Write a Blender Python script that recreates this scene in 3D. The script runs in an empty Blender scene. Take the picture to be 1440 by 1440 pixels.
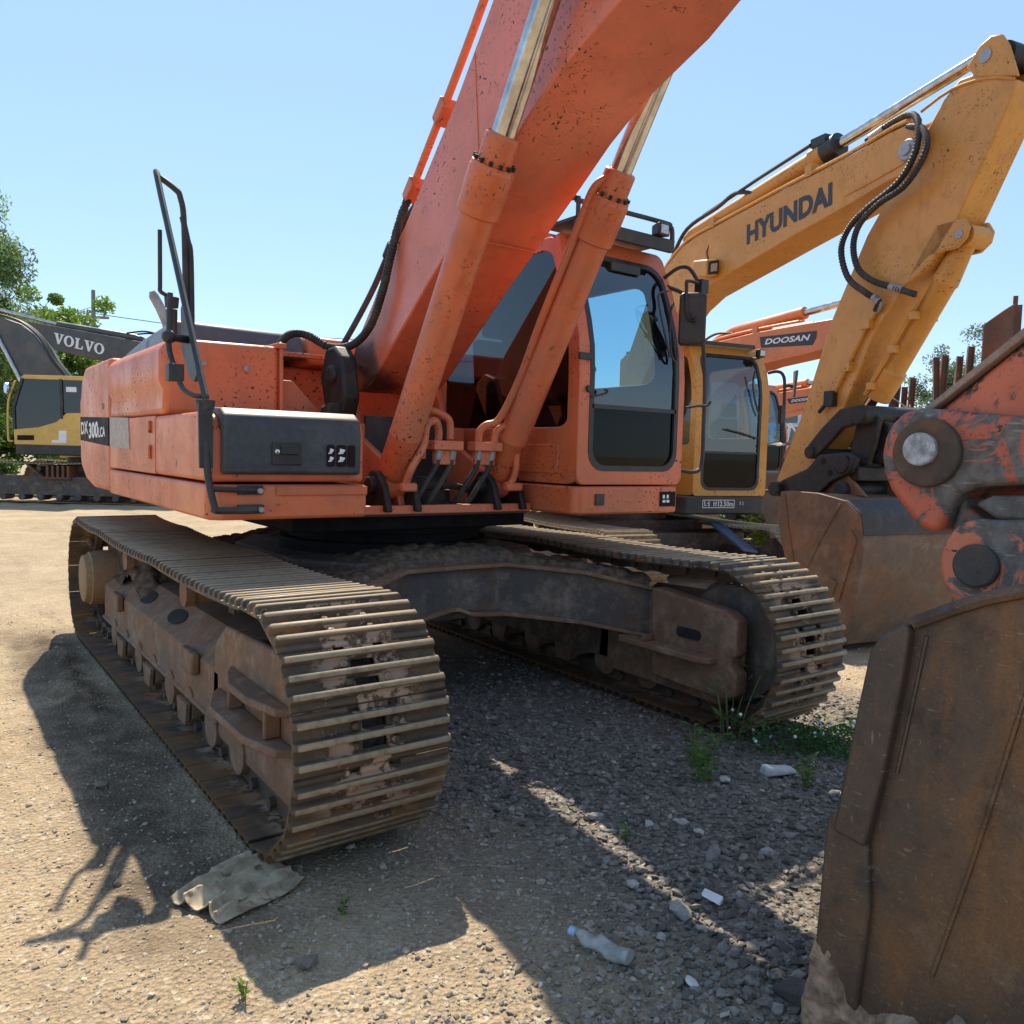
import bpy, bmesh, math, random
import numpy as np
from mathutils import Vector, Matrix, Quaternion
R = math.radians
random.seed(7)
RNG = np.random.default_rng(11)
scene = bpy.context.scene
COL = scene.collection

# ------------------------------------------------------------------ helpers
class MB:
    def __init__(s): s.v = []; s.f = []
    def add(s, vs, fs):
        o = len(s.v); s.v += [tuple(p) for p in vs]; s.f += [tuple(i + o for i in f) for f in fs]; return s
    def box(s, x0, x1, y0, y1, z0, z1):
        return s.add([(x0,y0,z0),(x1,y0,z0),(x1,y1,z0),(x0,y1,z0),(x0,y0,z1),(x1,y0,z1),(x1,y1,z1),(x0,y1,z1)],
                     [(3,2,1,0),(4,5,6,7),(0,1,5,4),(1,2,6,5),(2,3,7,6),(3,0,4,7)])
    def loft(s, rings, cap=True):
        n = len(rings[0]); vs = [p for r in rings for p in r]; fs = []
        for k in range(len(rings)-1):
            for i in range(n):
                j = (i+1) % n
                fs.append((k*n+i, k*n+j, (k+1)*n+j, (k+1)*n+i))
        if cap:
            fs.append(tuple(range(n))[::-1]); fs.append(tuple((len(rings)-1)*n+i for i in range(n)))
        return s.add(vs, fs)
    def prx(s, poly, x0, x1):            # polygon in (y, z), extruded along x
        return s.loft([[(x0,y,z) for y,z in poly], [(x1,y,z) for y,z in poly]])
    def pry(s, poly, y0, y1):            # polygon in (x, z)
        return s.loft([[(x,y0,z) for x,z in poly], [(x,y1,z) for x,z in poly]])
    def prz(s, poly, z0, z1):            # polygon in (x, y)
        return s.loft([[(x,y,z0) for x,y in poly], [(x,y,z1) for x,y in poly]])
    def cyl(s, p0, p1, r0, r1=None, seg=20, cap=True):
        return s.rod([(p0, r0), (p1, r0 if r1 is None else r1)], seg, cap)
    def rod(s, pr, seg=20, cap=True):    # straight stack of radii
        a = Vector(pr[0][0]); b = Vector(pr[-1][0]); d = (b-a).normalized()
        u = d.orthogonal().normalized(); w = d.cross(u)
        rings = [[Vector(p)+r*(math.cos(2*math.pi*i/seg)*u+math.sin(2*math.pi*i/seg)*w) for i in range(seg)] for p, r in pr]
        return s.loft(rings, cap)
    def tube(s, pts, r, seg=8, cap=True, smooth=0):
        P = [Vector(p) for p in pts]
        if smooth: P = spline(P, smooth)
        rings = []; u = None
        for i, p in enumerate(P):
            d = (P[min(i+1, len(P)-1)] - P[max(i-1, 0)]).normalized()
            if u is None: u = d.orthogonal().normalized()
            u = (u - d*u.dot(d)); u = u.normalized() if u.length > 1e-6 else d.orthogonal().normalized()
            w = d.cross(u); rr = r(i/(len(P)-1)) if callable(r) else r
            rings.append([p+rr*(math.cos(2*math.pi*k/seg)*u+math.sin(2*math.pi*k/seg)*w) for k in range(seg)])
        return s.loft(rings, cap)
    def ball(s, c, r, seg=12, rings=8, sz=1.0):
        vs = []; fs = []
        for i in range(1, rings):
            t = math.pi*i/rings
            for k in range(seg):
                p = 2*math.pi*k/seg
                vs.append((c[0]+r*math.sin(t)*math.cos(p), c[1]+r*math.sin(t)*math.sin(p), c[2]+sz*r*math.cos(t)))
        for i in range(rings-2):
            for k in range(seg):
                j = (k+1) % seg
                fs.append((i*seg+k, (i+1)*seg+k, (i+1)*seg+j, i*seg+j))
        vs.append((c[0],c[1],c[2]+sz*r)); vs.append((c[0],c[1],c[2]-sz*r)); t = len(vs)-2; b = t+1
        for k in range(seg):
            j = (k+1) % seg
            fs.append((k, j, t)); fs.append(((rings-2)*seg+j, (rings-2)*seg+k, b))
        return s.add(vs, fs)
    def holed(s, outer, inner, off):     # frame between two loops, given thickness vector
        n = len(outer); off = Vector(off)
        vs = [Vector(p) for p in outer]+[Vector(p) for p in inner]+[Vector(p)+off for p in outer]+[Vector(p)+off for p in inner]
        fs = []
        for i in range(n):
            j = (i+1) % n
            fs += [(i, j, n+j, n+i), (2*n+j, 2*n+i, 3*n+i, 3*n+j), (j, i, 2*n+i, 2*n+j), (n+i, n+j, 3*n+j, 3*n+i)]
        return s.add(vs, fs)
    def slab(s, loop, off):
        return s.loft([[Vector(p) for p in loop], [Vector(p)+Vector(off) for p in loop]])

def spline(P, n):
    out = []
    for i in range(len(P)-1):
        p0 = P[max(i-1, 0)]; p1 = P[i]; p2 = P[i+1]; p3 = P[min(i+2, len(P)-1)]
        for k in range(n):
            t = k/n
            out.append(.5*((2*p1)+(p2-p0)*t+(2*p0-5*p1+4*p2-p3)*t*t+(3*p1-p0-3*p2+p3)*t**3))
    out.append(P[-1]); return out

def rr(a0, a1, b0, b1, r, k=4, m=4):     # rounded rectangle, 4*(k+m) points
    out = []
    for (ca, cb, s0, (ea, eb)) in ((a1-r, b1-r, 0, (a0+r, b1)), (a0+r, b1-r, 90, (a0, b0+r)), (a0+r, b0+r, 180, (a1-r, b0)), (a1-r, b0+r, 270, (a1, b1-r))):
        for i in range(k+1):
            t = R(s0+90*i/k); out.append((ca+r*math.cos(t), cb+r*math.sin(t)))
        la, lb = out[-1]
        for i in range(1, m): out.append((la+(ea-la)*i/m, lb+(eb-lb)*i/m))
    return out

def prop(o, label=None, cat=None, group=None, kind=None):
    if label: o['label'] = label
    if cat: o['category'] = cat
    if group: o['group'] = group
    if kind: o['kind'] = kind
    return o

def empty(name, loc=(0,0,0), rz=0, **kw):
    o = bpy.data.objects.new(name, None); COL.objects.link(o)
    o.location = loc; o.rotation_euler = (0,0,rz); o.empty_display_size = .2
    return prop(o, **kw)

SPLIT = set("side_plate roller roller_guard carrier_roller arm_lug cylinder_lug boom_lug guard_rib tooth boom_hose bucket_ear head_bolt flexible_hose hydraulic_pipe step_bracket oval_opening bolt decal_mark arm_hose pipe_clamp hose_ferrule hose_fitting boom_pipe tip_plate arm_pin bucket_link coupler_hole post_bolt skirt_badge boom_cylinder cylinder_rod rod_eye wheel insulator sticker_mark".split())
def islands(mb):
    par = list(range(len(mb.v)))
    def fd(i):
        while par[i] != i: par[i] = par[par[i]]; i = par[i]
        return i
    for f in mb.f:
        a = fd(f[0])
        for i in f[1:]: par[fd(i)] = a
    g = {}
    for f in mb.f: g.setdefault(fd(f[0]), []).append(f)
    out = []
    for fs in g.values():
        ids = sorted({i for f in fs for i in f}); mp = {i: k for k, i in enumerate(ids)}; m = MB(); m.v = [mb.v[i] for i in ids]; m.f = [tuple(mp[i] for i in f) for f in fs]; out.append(m)
    return out
def build(name, mb, mat, parent=None, *a, **kw):      # pieces that can be counted become one object each
    if name in SPLIT:
        r = [build1(name, m, mat, parent, *a, **kw) for m in islands(mb)]; return r[0]
    return build1(name, mb, mat, parent, *a, **kw)
def build1(name, mb, mat, parent=None, bevel=0, sharp=32, seg=2, loc=None, **kw):
    me = bpy.data.meshes.new(name); me.from_pydata([tuple(p) for p in mb.v], [], mb.f)
    bm = bmesh.new(); bm.from_mesh(me)
    bmesh.ops.recalc_face_normals(bm, faces=bm.faces)
    for f in bm.faces: f.smooth = True
    a = R(sharp)
    for e in bm.edges:
        if len(e.link_faces) == 2:
            if e.calc_face_angle(0) > a: e.smooth = False
    bm.to_mesh(me); bm.free()
    me.materials.append(mat)
    o = bpy.data.objects.new(name, me); COL.objects.link(o); o.parent = parent
    if loc: o.location = loc
    if bevel:
        b = o.modifiers.new('edge', 'BEVEL'); b.width = bevel; b.segments = seg; b.limit_method = 'ANGLE'; b.angle_limit = R(35)
        b.harden_normals = False
    return prop(o, **kw)

def npmesh(name, V, F, mat, parent=None, tint=None, smooth=False, **kw):   # numpy verts (n,3), faces (m,k)
    me = bpy.data.meshes.new(name); n, k = F.shape
    me.vertices.add(len(V)); me.vertices.foreach_set('co', V.astype(np.float32).ravel())
    me.loops.add(n*k); me.loops.foreach_set('vertex_index', F.astype(np.int32).ravel())
    me.polygons.add(n); me.polygons.foreach_set('loop_start', np.arange(0, n*k, k, dtype=np.int32))
    me.polygons.foreach_set('loop_total', np.full(n, k, dtype=np.int32))
    me.polygons.foreach_set('use_smooth', np.full(n, smooth, dtype=bool))
    me.update(calc_edges=True)
    if tint is not None:
        at = me.color_attributes.new('tint', 'FLOAT_COLOR', 'POINT')
        c = np.ones((len(V), 4), np.float32); c[:, :3] = tint; at.data.foreach_set('color', c.ravel())
    me.materials.append(mat)
    o = bpy.data.objects.new(name, me); COL.objects.link(o); o.parent = parent
    return prop(o, **kw)

def vnoise(x, y, seed=0):                # numpy value noise, about -1..1
    xi = np.floor(x).astype(np.int64); yi = np.floor(y).astype(np.int64); xf = x-xi; yf = y-yi
    def h(a, b):
        n = (a*374761393+b*668265263+seed*1442695041) & 0xffffffff
        n = ((n ^ (n >> 13))*1274126177) & 0xffffffff
        return ((n ^ (n >> 16)) & 0xffff)/32767.5-1
    u = xf*xf*(3-2*xf); w = yf*yf*(3-2*yf)
    return (h(xi,yi)*(1-u)+h(xi+1,yi)*u)*(1-w)+(h(xi,yi+1)*(1-u)+h(xi+1,yi+1)*u)*w

def text(name, s, mat, parent, origin, right, up, width, height, normal_off=.004, bold=.02, shear=0, depth=.0, **kw):
    cu = bpy.data.curves.new(name, 'FONT'); cu.body = s; cu.offset = bold; cu.shear = shear; cu.resolution_u = 3; cu.space_character = 1.02
    ob = bpy.data.objects.new(name+'_curve', cu); COL.objects.link(ob)
    dg = bpy.context.evaluated_depsgraph_get(); me = bpy.data.meshes.new_from_object(ob.evaluated_get(dg))
    bpy.data.objects.remove(ob); me.name = name
    xs = [v.co.x for v in me.vertices]; ys = [v.co.y for v in me.vertices]
    x0, x1, y0, y1 = min(xs), max(xs), min(ys), max(ys)
    o0 = Vector(origin); r = Vector(right).normalized(); u = Vector(up).normalized(); n = r.cross(u)
    for v in me.vertices:
        v.co = o0+r*((v.co.x-x0)/(x1-x0)*width)+u*((v.co.y-y0)/(y1-y0)*height)+n*normal_off
    me.materials.clear(); me.materials.append(mat)
    o = bpy.data.objects.new(name, me); COL.objects.link(o); o.parent = parent
    return prop(o, **kw)

def strokes(name, polys, mat, parent, origin, right, up, width, height, off=.004, th=.003):   # flat glyphs from 2-D polygons in 0..1
    o0 = Vector(origin); r = Vector(right).normalized(); u = Vector(up).normalized(); n = r.cross(u); mb = MB()
    for P in polys:
        mb.slab([o0+r*(x*width)+u*(y*height)+n*off for x, y in P], n*th)
    return build(name, mb, mat, parent, sharp=20)

# ------------------------------------------------------------------ materials
class NT:
    def __init__(s, name):
        s.m = bpy.data.materials.new(name); s.m.use_nodes = True; s.t = s.m.node_tree; s.t.nodes.clear()
        s.out = s.n('ShaderNodeOutputMaterial'); s.pos = None
    def n(s, ty, **kw):
        nd = s.t.nodes.new(ty)
        for k, v in kw.items(): setattr(nd, k, v)
        return nd
    def link(s, a, b): s.t.links.new(a, b)
    def setin(s, nd, key, v):
        if hasattr(v, 'is_linked') or isinstance(v, bpy.types.NodeSocket): s.link(v, nd.inputs[key])
        else: nd.inputs[key].default_value = v
    def P(s):
        if s.pos is None: s.pos = s.n('ShaderNodeNewGeometry')
        return s.pos.outputs['Position']
    def noise(s, scale, detail=4, rough=.55, vec=None, dist=0, stretch=None):
        v = vec or s.P()
        if stretch:
            mp = s.n('ShaderNodeMapping'); s.link(v, mp.inputs[0]); mp.inputs['Scale'].default_value = stretch; v = mp.outputs[0]
        nd = s.n('ShaderNodeTexNoise'); s.link(v, nd.inputs['Vector'])
        nd.inputs['Scale'].default_value = scale; nd.inputs['Detail'].default_value = detail; nd.inputs['Roughness'].default_value = rough; nd.inputs['Distortion'].default_value = dist
        return nd.outputs['Fac']
    def vor(s, scale, feature='F1', out='Distance', vec=None, rand=1):
        nd = s.n('ShaderNodeTexVoronoi', feature=feature); s.link(vec or s.P(), nd.inputs['Vector']); nd.inputs['Scale'].default_value = scale; nd.inputs['Randomness'].default_value = rand
        return nd.outputs[out]
    def ramp(s, fac, a, b, lo=0., hi=1.):
        nd = s.n('ShaderNodeMapRange'); nd.interpolation_type = 'SMOOTHSTEP'; s.link(fac, nd.inputs[0])
        nd.inputs[1].default_value = a; nd.inputs[2].default_value = b; nd.inputs[3].default_value = lo; nd.inputs[4].default_value = hi
        return nd.outputs[0]
    def math(s, op, a, b=0., c=0.):
        nd = s.n('ShaderNodeMath', operation=op); s.setin(nd, 0, a); s.setin(nd, 1, b)
        if op in ('MULTIPLY_ADD',): s.setin(nd, 2, c)
        return nd.outputs[0]
    def mix(s, fac, a, b, mode='MIX'):
        nd = s.n('ShaderNodeMix', data_type='RGBA', blend_type=mode); s.setin(nd, 0, fac)
        for key, v in ((6, a), (7, b)):
            if isinstance(v, tuple): nd.inputs[key].default_value = (*v, 1) if len(v) == 3 else v
            else: s.link(v, nd.inputs[key])
        return nd.outputs[2]
    def bump(s, h, strength=.3, dist=.01, prev=None):
        nd = s.n('ShaderNodeBump'); s.link(h, nd.inputs['Height']); nd.inputs['Strength'].default_value = strength; nd.inputs['Distance'].default_value = dist
        if prev is not None: s.link(prev, nd.inputs['Normal'])
        return nd.outputs[0]
    def up(s, a, b):                     # mask of faces that look upwards (where dust lies)
        g = s.n('ShaderNodeNewGeometry'); x = s.n('ShaderNodeSeparateXYZ'); s.link(g.outputs['Normal'], x.inputs[0])
        return s.ramp(x.outputs[2], a, b)
    def done(s, col, rough=.5, metal=0., normal=None, spec=.5, coat=0., sub=None):
        b = s.n('ShaderNodeBsdfPrincipled')
        if isinstance(col, tuple): b.inputs['Base Color'].default_value = (*col, 1)
        else: s.link(col, b.inputs['Base Color'])
        s.setin(b, 'Roughness', rough); s.setin(b, 'Metallic', metal); s.setin(b, 'Specular IOR Level', spec); s.setin(b, 'Coat Weight', coat)
        b.inputs['Coat Roughness'].default_value = .12
        if normal is not None: s.link(normal, b.inputs['Normal'])
        s.link(b.outputs[0], s.out.inputs[0]); return s.m

def m_paint(name, col, chips=.5, dust=.35, fade=.12, rough=.36, dustcol=(.30,.22,.15), chipcol=(.035,.03,.028), seed=0., spec=.5, worn=0., worncol=(.085,.075,.068), stain=None):
    t = NT(name)
    off = t.n('ShaderNodeVectorMath', operation='ADD'); t.link(t.P(), off.inputs[0]); off.inputs[1].default_value = (seed, seed*1.7, seed*.6); p = off.outputs[0]
    big = t.noise(1.3, 5, .6, p); med = t.noise(9, 5, .6, p)
    c = t.mix(t.ramp(big, .35, .7), col, tuple(min(1, x*(1+fade)+fade*.05) for x in col))
    c = t.mix(t.ramp(med, .45, .75, 0, .5), c, tuple(x*.72 for x in col))
    # rust streaks running down
    st = t.noise(3.0, 6, .65, p, stretch=(9, 9, .7)); c = t.mix(t.ramp(st, .54, .78, 0, dust*1.1), c, (.17,.085,.05)); lng = t.noise(2.2, 6, .65, p, stretch=(7, 7, .35)); c = t.mix(t.ramp(lng, .55, .8, 0, .35), c, tuple(min(1, x*1.15+.06) for x in col))
    scr = t.math('MULTIPLY', t.ramp(t.noise(5.0, 3, .6, p, stretch=(1, 16, 3.5), dist=.6), .69, .70), t.ramp(t.noise(1.3, 2, .5, p), .5, .62)); c = t.mix(t.math('MULTIPLY', scr, chips*.8), c, chipcol)
    # dust film
    dn = t.noise(2.2, 8, .7, p); du = t.math('MULTIPLY', t.ramp(dn, .38, .72), dust)
    du2 = t.math('MULTIPLY', t.up(.55, .95), t.ramp(dn, .25, .6, .1*dust, 1.2*dust))
    c = t.mix(t.math('MAXIMUM', du, du2), c, dustcol)
    # chips
    where = t.ramp(t.noise(1.9, 3, .6, p), .44, .62)
    ch = t.math('MULTIPLY', t.ramp(t.noise(50, 2, .5, p, dist=.6), .625, .65), where)
    ch2 = t.math('MULTIPLY', t.ramp(t.noise(19, 3, .55, p, dist=1.2), .665, .685), t.ramp(t.noise(1.1, 2, .5, p), .45, .6))
    m = t.math('MULTIPLY', t.math('MAXIMUM', ch, ch2), chips)
    c = t.mix(m, c, chipcol)
    if worn:        # paint rubbed off down to greasy steel in big ragged patches, with scratches
        wn = t.noise(5.5, 10, .72, p, dist=.9); wm = t.ramp(wn, .53-worn*.16, .58-worn*.16); wd = t.mix(t.ramp(t.noise(14, 7, .7, p), .35, .7), worncol, tuple(x*2.3 for x in worncol))
        sc = t.ramp(t.noise(34, 4, .6, p, stretch=(1, .35, 2.2), dist=.5), .60, .66, 0, .7); wd = t.mix(sc, wd, (.30,.26,.22)); c = t.mix(wm, c, wd); c = t.mix(t.ramp(t.noise(7, 6, .7, p), .60, .70, 0, .75), c, (.10,.055,.035)); m = t.math('MAXIMUM', m, wm)
    if stain:       # old grease round a pivot
        d = t.n('ShaderNodeVectorMath', operation='DISTANCE'); t.link(t.P(), d.inputs[0]); d.inputs[1].default_value = stain[0]
        dd = t.math('ADD', d.outputs['Value'], t.math('MULTIPLY', t.math('SUBTRACT', t.noise(6, 5, .6), .5), .22)); sm = t.math('SUBTRACT', 1.0, t.ramp(dd, stain[1]*.55, stain[1])); c = t.mix(t.math('MULTIPLY', sm, .92), c, (.022,.020,.020))
    ro = t.math('MAXIMUM', t.ramp(dn, .3, .75, rough-.08, rough+.25), t.math('MULTIPLY', m, .75))
    nb = t.bump(t.noise(2.6, 2, .5, p), .10, .02); nb = t.bump(t.noise(55, 4, .6, p), .06, .004, nb)
    nb = t.bump(t.math('MULTIPLY', m, -1.), .25, .003, nb)
    return t.done(c, ro, 0, nb, spec)

def m_steel(name, base=(.10,.085,.075), rust=(.20,.085,.035), amount=.5, dustc=(.30,.235,.17), dust=.4, rough=.45, metal=.55, bumpy=.25, shine=None):
    t = NT(name)
    a = t.noise(3.2, 8, .68); b = t.noise(21, 6, .65); d = t.noise(1.1, 5, .6)
    c = t.mix(t.ramp(a, .5-.22*amount, .82-.2*amount), base, rust)
    c = t.mix(t.ramp(b, .48, .8, 0, .7), c, tuple(x*.45 for x in base))
    dm = t.math('MULTIPLY', t.ramp(t.noise(5.5, 8, .75), .45, .68), t.ramp(d, .35, .65, dust*.4, dust))
    c = t.mix(dm, c, dustc)
    fine = t.noise(140, 3, .6); c = t.mix(t.ramp(fine, .35, .75, 0, .35), c, tuple(x*.5 for x in rust))
    ro = t.math('MAXIMUM', t.ramp(a, .3, .8, rough, .85), t.math('MULTIPLY', dm, .95))
    me = t.math('MULTIPLY', t.math('SUBTRACT', 1.0, dm), t.ramp(a, .35, .75, metal, metal*.25))
    nb = t.bump(b, bumpy, .006); nb = t.bump(fine, bumpy*.6, .002, nb); nb = t.bump(dm, .5, .006, nb)
    return t.done(c, ro, me, nb)

def m_plain(name, col, rough=.5, metal=0., var=.25, bump=.08, dust=0., dustc=(.3,.25,.19), scale=12, spec=.5):
    t = NT(name); a = t.noise(scale, 5, .6)
    c = t.mix(t.ramp(a, .3, .75), tuple(x*(1-var) for x in col), tuple(min(1, x*(1+var)) for x in col))
    if dust:
        dn = t.noise(3.1, 7, .7); dm = t.math('MAXIMUM', t.ramp(dn, .42, .75, 0, dust), t.math('MULTIPLY', t.up(.5, .95), t.ramp(dn, .2, .6, dust*.5, min(1, dust*1.8))))
        c = t.mix(dm, c, dustc); ro = t.ramp(dn, .3, .8, rough, min(1, rough+.3))
    else: ro = t.ramp(a, .3, .8, rough*.85, min(1, rough*1.2))
    return t.done(c, ro, metal, t.bump(t.noise(scale*4, 4, .6), bump, .004), spec)

def m_glass(name, tint=(.62,.78,.82), refl=1.):
    t = NT(name); tr = t.n('ShaderNodeBsdfTransparent'); tr.inputs[0].default_value = (*tint, 1)
    gl = t.n('ShaderNodeBsdfGlossy'); gl.inputs['Roughness'].default_value = .02; gl.inputs[0].default_value = (.9,.95,1,1)
    df = t.n('ShaderNodeBsdfDiffuse'); df.inputs[0].default_value = (.25,.24,.22,1)
    fr = t.n('ShaderNodeLayerWeight'); fr.inputs[0].default_value = .5
    f = t.math('MULTIPLY_ADD', t.math('POWER', fr.outputs['Facing'], 4.0), .9, .075*refl)
    m1 = t.n('ShaderNodeMixShader'); t.link(f, m1.inputs[0]); t.link(tr.outputs[0], m1.inputs[1]); t.link(gl.outputs[0], m1.inputs[2])
    m2 = t.n('ShaderNodeMixShader'); t.link(t.ramp(t.noise(3, 6, .65), .45, .9, .0, .025), m2.inputs[0]); t.link(m1.outputs[0], m2.inputs[1]); t.link(df.outputs[0], m2.inputs[2])
    t.link(m2.outputs[0], t.out.inputs[0]); return t.m

def m_tint(name, rough=.9, spec=.2, mul=(1,1,1), transl=0.):   # colour per vertex (stones, leaves)
    t = NT(name); at = t.n('ShaderNodeAttribute'); at.attribute_name = 'tint'
    c = t.mix(1.0, at.outputs[0], mul, 'MULTIPLY')
    if not transl:
        c = t.mix(t.ramp(t.noise(90, 4, .6), .35, .75, 0, .4), c, (.10,.085,.07))
        return t.done(c, rough, 0, t.bump(t.noise(160, 3, .6), .25, .003), spec)
    b = t.n('ShaderNodeBsdfPrincipled'); t.link(c, b.inputs['Base Color']); b.inputs['Roughness'].default_value = rough; b.inputs['Specular IOR Level'].default_value = spec
    tl = t.n('ShaderNodeBsdfTranslucent'); c2 = t.mix(1.0, c, (1.25,1.3,.55), 'MULTIPLY'); t.link(c2, tl.inputs[0])
    mx = t.n('ShaderNodeMixShader'); mx.inputs[0].default_value = transl; t.link(b.outputs[0], mx.inputs[1]); t.link(tl.outputs[0], mx.inputs[2]); t.link(mx.outputs[0], t.out.inputs[0])
    return t.m

ORANGE = m_paint('orange_paint', (.64,.145,.050), chips=1., dust=.32, fade=.2)
ORANGE_BOOM = m_paint('boom_orange_paint', (.64,.14,.066), chips=1., dust=.22, fade=.22, rough=.27, spec=.75, stain=((-.27,-.17,2.02), .30))
ORANGE_WORN = m_paint('worn_orange_paint', (.61,.135,.05), chips=1., dust=.38, fade=.2, seed=5.3)
ORANGE_B = m_paint('bright_orange_paint', (.68,.20,.065), chips=.35, dust=.15, seed=9.1)
YELLOW = m_paint('yellow_paint', (.62,.285,.048), chips=.8, dust=.22, seed=2.2, dustcol=(.32,.2,.1))
YELLOW_V = m_paint('light_yellow_paint', (.66,.40,.09), chips=.3, dust=.15, seed=3.7)
GREY_V = m_paint('dark_grey_paint', (.055,.06,.066), chips=.3, dust=.25, seed=4.7)
BLACKP = m_plain('black_paint', (.022,.023,.026), .38, 0, .3, .06, .18)
COVER = m_plain('charcoal_plastic_cover', (.040,.046,.055), .42, 0, .2, .10, .22, scale=30)
HOODTOP = m_plain('blue_grey_hood_paint', (.085,.10,.125), .40, 0, .15, .05, .15)
RUBBER = m_plain('hose_rubber', (.022,.022,.024), .5, 0, .3, .2, .25, scale=25)
BLACKIN = m_plain('cab_interior_plastic', (.035,.035,.038), .6, 0, .3, .1)
GREASE = m_plain('greasy_black_steel', (.020,.018,.017), .45, .2, .5, .5, .25, dustc=(.13,.10,.075))
CHROME = m_plain('chromed_rod', (.52,.51,.50), .14, 1., .25, .02)
def m_shoe():
    t = NT('track_shoe_steel'); tc = t.n('ShaderNodeTexCoord'); sx = t.n('ShaderNodeSeparateXYZ'); t.link(tc.outputs['Object'], sx.inputs[0]); oi = t.n('ShaderNodeObjectInfo'); sw = t.n('ShaderNodeSeparateXYZ'); t.link(t.P(), sw.inputs[0]); sxz = sw.outputs[2]
    a = t.noise(5, 8, .68); b = t.noise(24, 6, .65); st = t.noise(9, 6, .65, stretch=(.35, 3, 3))
    c = t.mix(t.ramp(st, .35, .68), (.048,.048,.051), (.125,.095,.070)); c = t.mix(t.ramp(a, .50, .64, 0, .85), c, (.23,.115,.05))
    c = t.mix(t.math('MULTIPLY', oi.outputs['Random'], .35), c, (.22,.14,.07)); c = t.mix(t.ramp(b, .52, .78, 0, .6), c, (.05,.04,.035))
    # clay packed between the bars near the middle
    ax = t.math('ABSOLUTE', sx.outputs[0]); mid = t.math('SUBTRACT', 1.0, t.ramp(ax, .11, .24)); low = t.math('SUBTRACT', 1.0, t.ramp(sx.outputs[2], .012, .024))
    cl = t.math('MULTIPLY', t.ramp(t.noise(7.5, 7, .7), .49, .55), t.math('MULTIPLY', t.math('MAXIMUM', mid, t.ramp(t.noise(2.3, 3, .6), .6, .72, 0, .5)), low)); c = t.mix(cl, c, (.43,.29,.20))
    # rubbed bar crests, their tan lightened further as painted sun on the bars
    tp = t.math('MULTIPLY', t.ramp(sxz, .80, .90), t.math('MULTIPLY', t.up(.4, .9), t.ramp(t.noise(3.1, 7, .7), .35, .62, .25, .8))); c = t.mix(tp, c, (.34,.26,.18)); cr = t.math('MULTIPLY', t.ramp(sx.outputs[2], .024, .029), t.ramp(b, .3, .6, .45, 1.)); c = t.mix(cr, c, (.34,.265,.175))
    c = t.mix(t.math('MULTIPLY', t.ramp(sxz, .05, .42, .75, 0), t.ramp(a, .35, .6)), c, (.20,.105,.045)); ro = t.math('MAXIMUM', t.ramp(st, .3, .7, .46, .72), t.math('MULTIPLY', cl, .95)); me = t.math('MULTIPLY', t.math('SUBTRACT', 1.0, t.math('MAXIMUM', cl, cr)), .35)
    nb = t.bump(b, .3, .006); nb = t.bump(t.noise(130, 3, .6), .2, .002, nb); nb = t.bump(cl, .8, .012, nb); return t.done(c, ro, me, nb, .2)
SHOE = m_shoe()
LINK = m_steel('track_link_steel', (.07,.06,.05), (.14,.075,.04), .5, (.27,.2,.14), .5, .6, .3, .4)
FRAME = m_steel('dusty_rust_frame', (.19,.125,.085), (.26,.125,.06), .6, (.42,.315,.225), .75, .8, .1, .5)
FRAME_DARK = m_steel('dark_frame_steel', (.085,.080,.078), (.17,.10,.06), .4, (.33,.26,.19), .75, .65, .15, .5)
def m_bucket():
    t = NT('scratched_bucket_steel'); a = t.noise(1.7, 6, .6); b = t.noise(9, 8, .7); st = t.noise(3.2, 7, .65, stretch=(1, 2.4, .55))
    c = t.mix(t.ramp(a, .38, .66), (.082,.066,.056), (.165,.090,.045)); c = t.mix(t.ramp(st, .45, .75, 0, .8), c, (.24,.11,.035)); c = t.mix(t.ramp(b, .5, .75, 0, .75), c, (.045,.035,.03))
    c = t.mix(t.ramp(t.noise(3.3, 7, .7), .56, .72, 0, .55), c, (.24,.17,.11))
    for k, (sx, sy, sz, thr) in enumerate(((1, 22, 150, .66), (1, 120, 30, .68), (1, 70, 70, .70))):
        c = t.mix(t.ramp(t.noise(1.0, 3, .6, stretch=(sx, sy, sz), dist=.5), thr, thr+.025, 0, .5), c, (.30,.235,.17))
    c = t.mix(t.ramp(t.noise(170, 3, .6), .4, .75, 0, .4), c, (.05,.03,.02))
    nb = t.bump(b, .35, .008); nb = t.bump(t.noise(60, 6, .7), .3, .003, nb); nb = t.bump(t.noise(230, 3, .6), .25, .0015, nb)
    return t.done(c, t.ramp(b, .3, .7, .42, .72), t.ramp(a, .4, .7, .45, .2), nb)
RUSTB = m_bucket()
RUSTY2 = m_steel('brown_bucket_steel', (.15,.105,.075), (.26,.125,.055), .5, (.33,.25,.18), .55, .55, .25, .4)
RUSTSCRAP = m_steel('rusty_scrap_steel', (.12,.06,.045), (.20,.075,.04), .7, (.24,.16,.12), .3, .8, .1, .4)
PIN = m_steel('worn_pin_steel', (.42,.42,.43), (.3,.25,.2), .1, (.4,.36,.32), .25, .4, .6, .4)
PINDARK = m_steel('dark_pin_steel', (.06,.06,.065), (.10,.07,.05), .3, (.2,.16,.13), .4, .55, .4, .6)
SOIL = m_plain('dry_soil', (.135,.10,.072), 1., 0, .5, .9, scale=22, spec=.1)
CLAY = m_plain('caked_clay', (.27,.185,.125), 1., 0, .55, 1., scale=17, spec=.1)
GLASS = m_glass('cab_glass', (.30,.56,.70), 1.5)
GLASS_S = m_glass('clear_side_glass', (.72,.86,.88), .6)
GLASS_D = m_glass('dark_cab_glass', (.055,.07,.085), .9)
GLASS_L = m_glass('dark_lower_glass', (.15,.16,.17), .22)
WHITE = m_plain('white_lettering', (.78,.78,.78), .5, 0, .06, .02)
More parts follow.
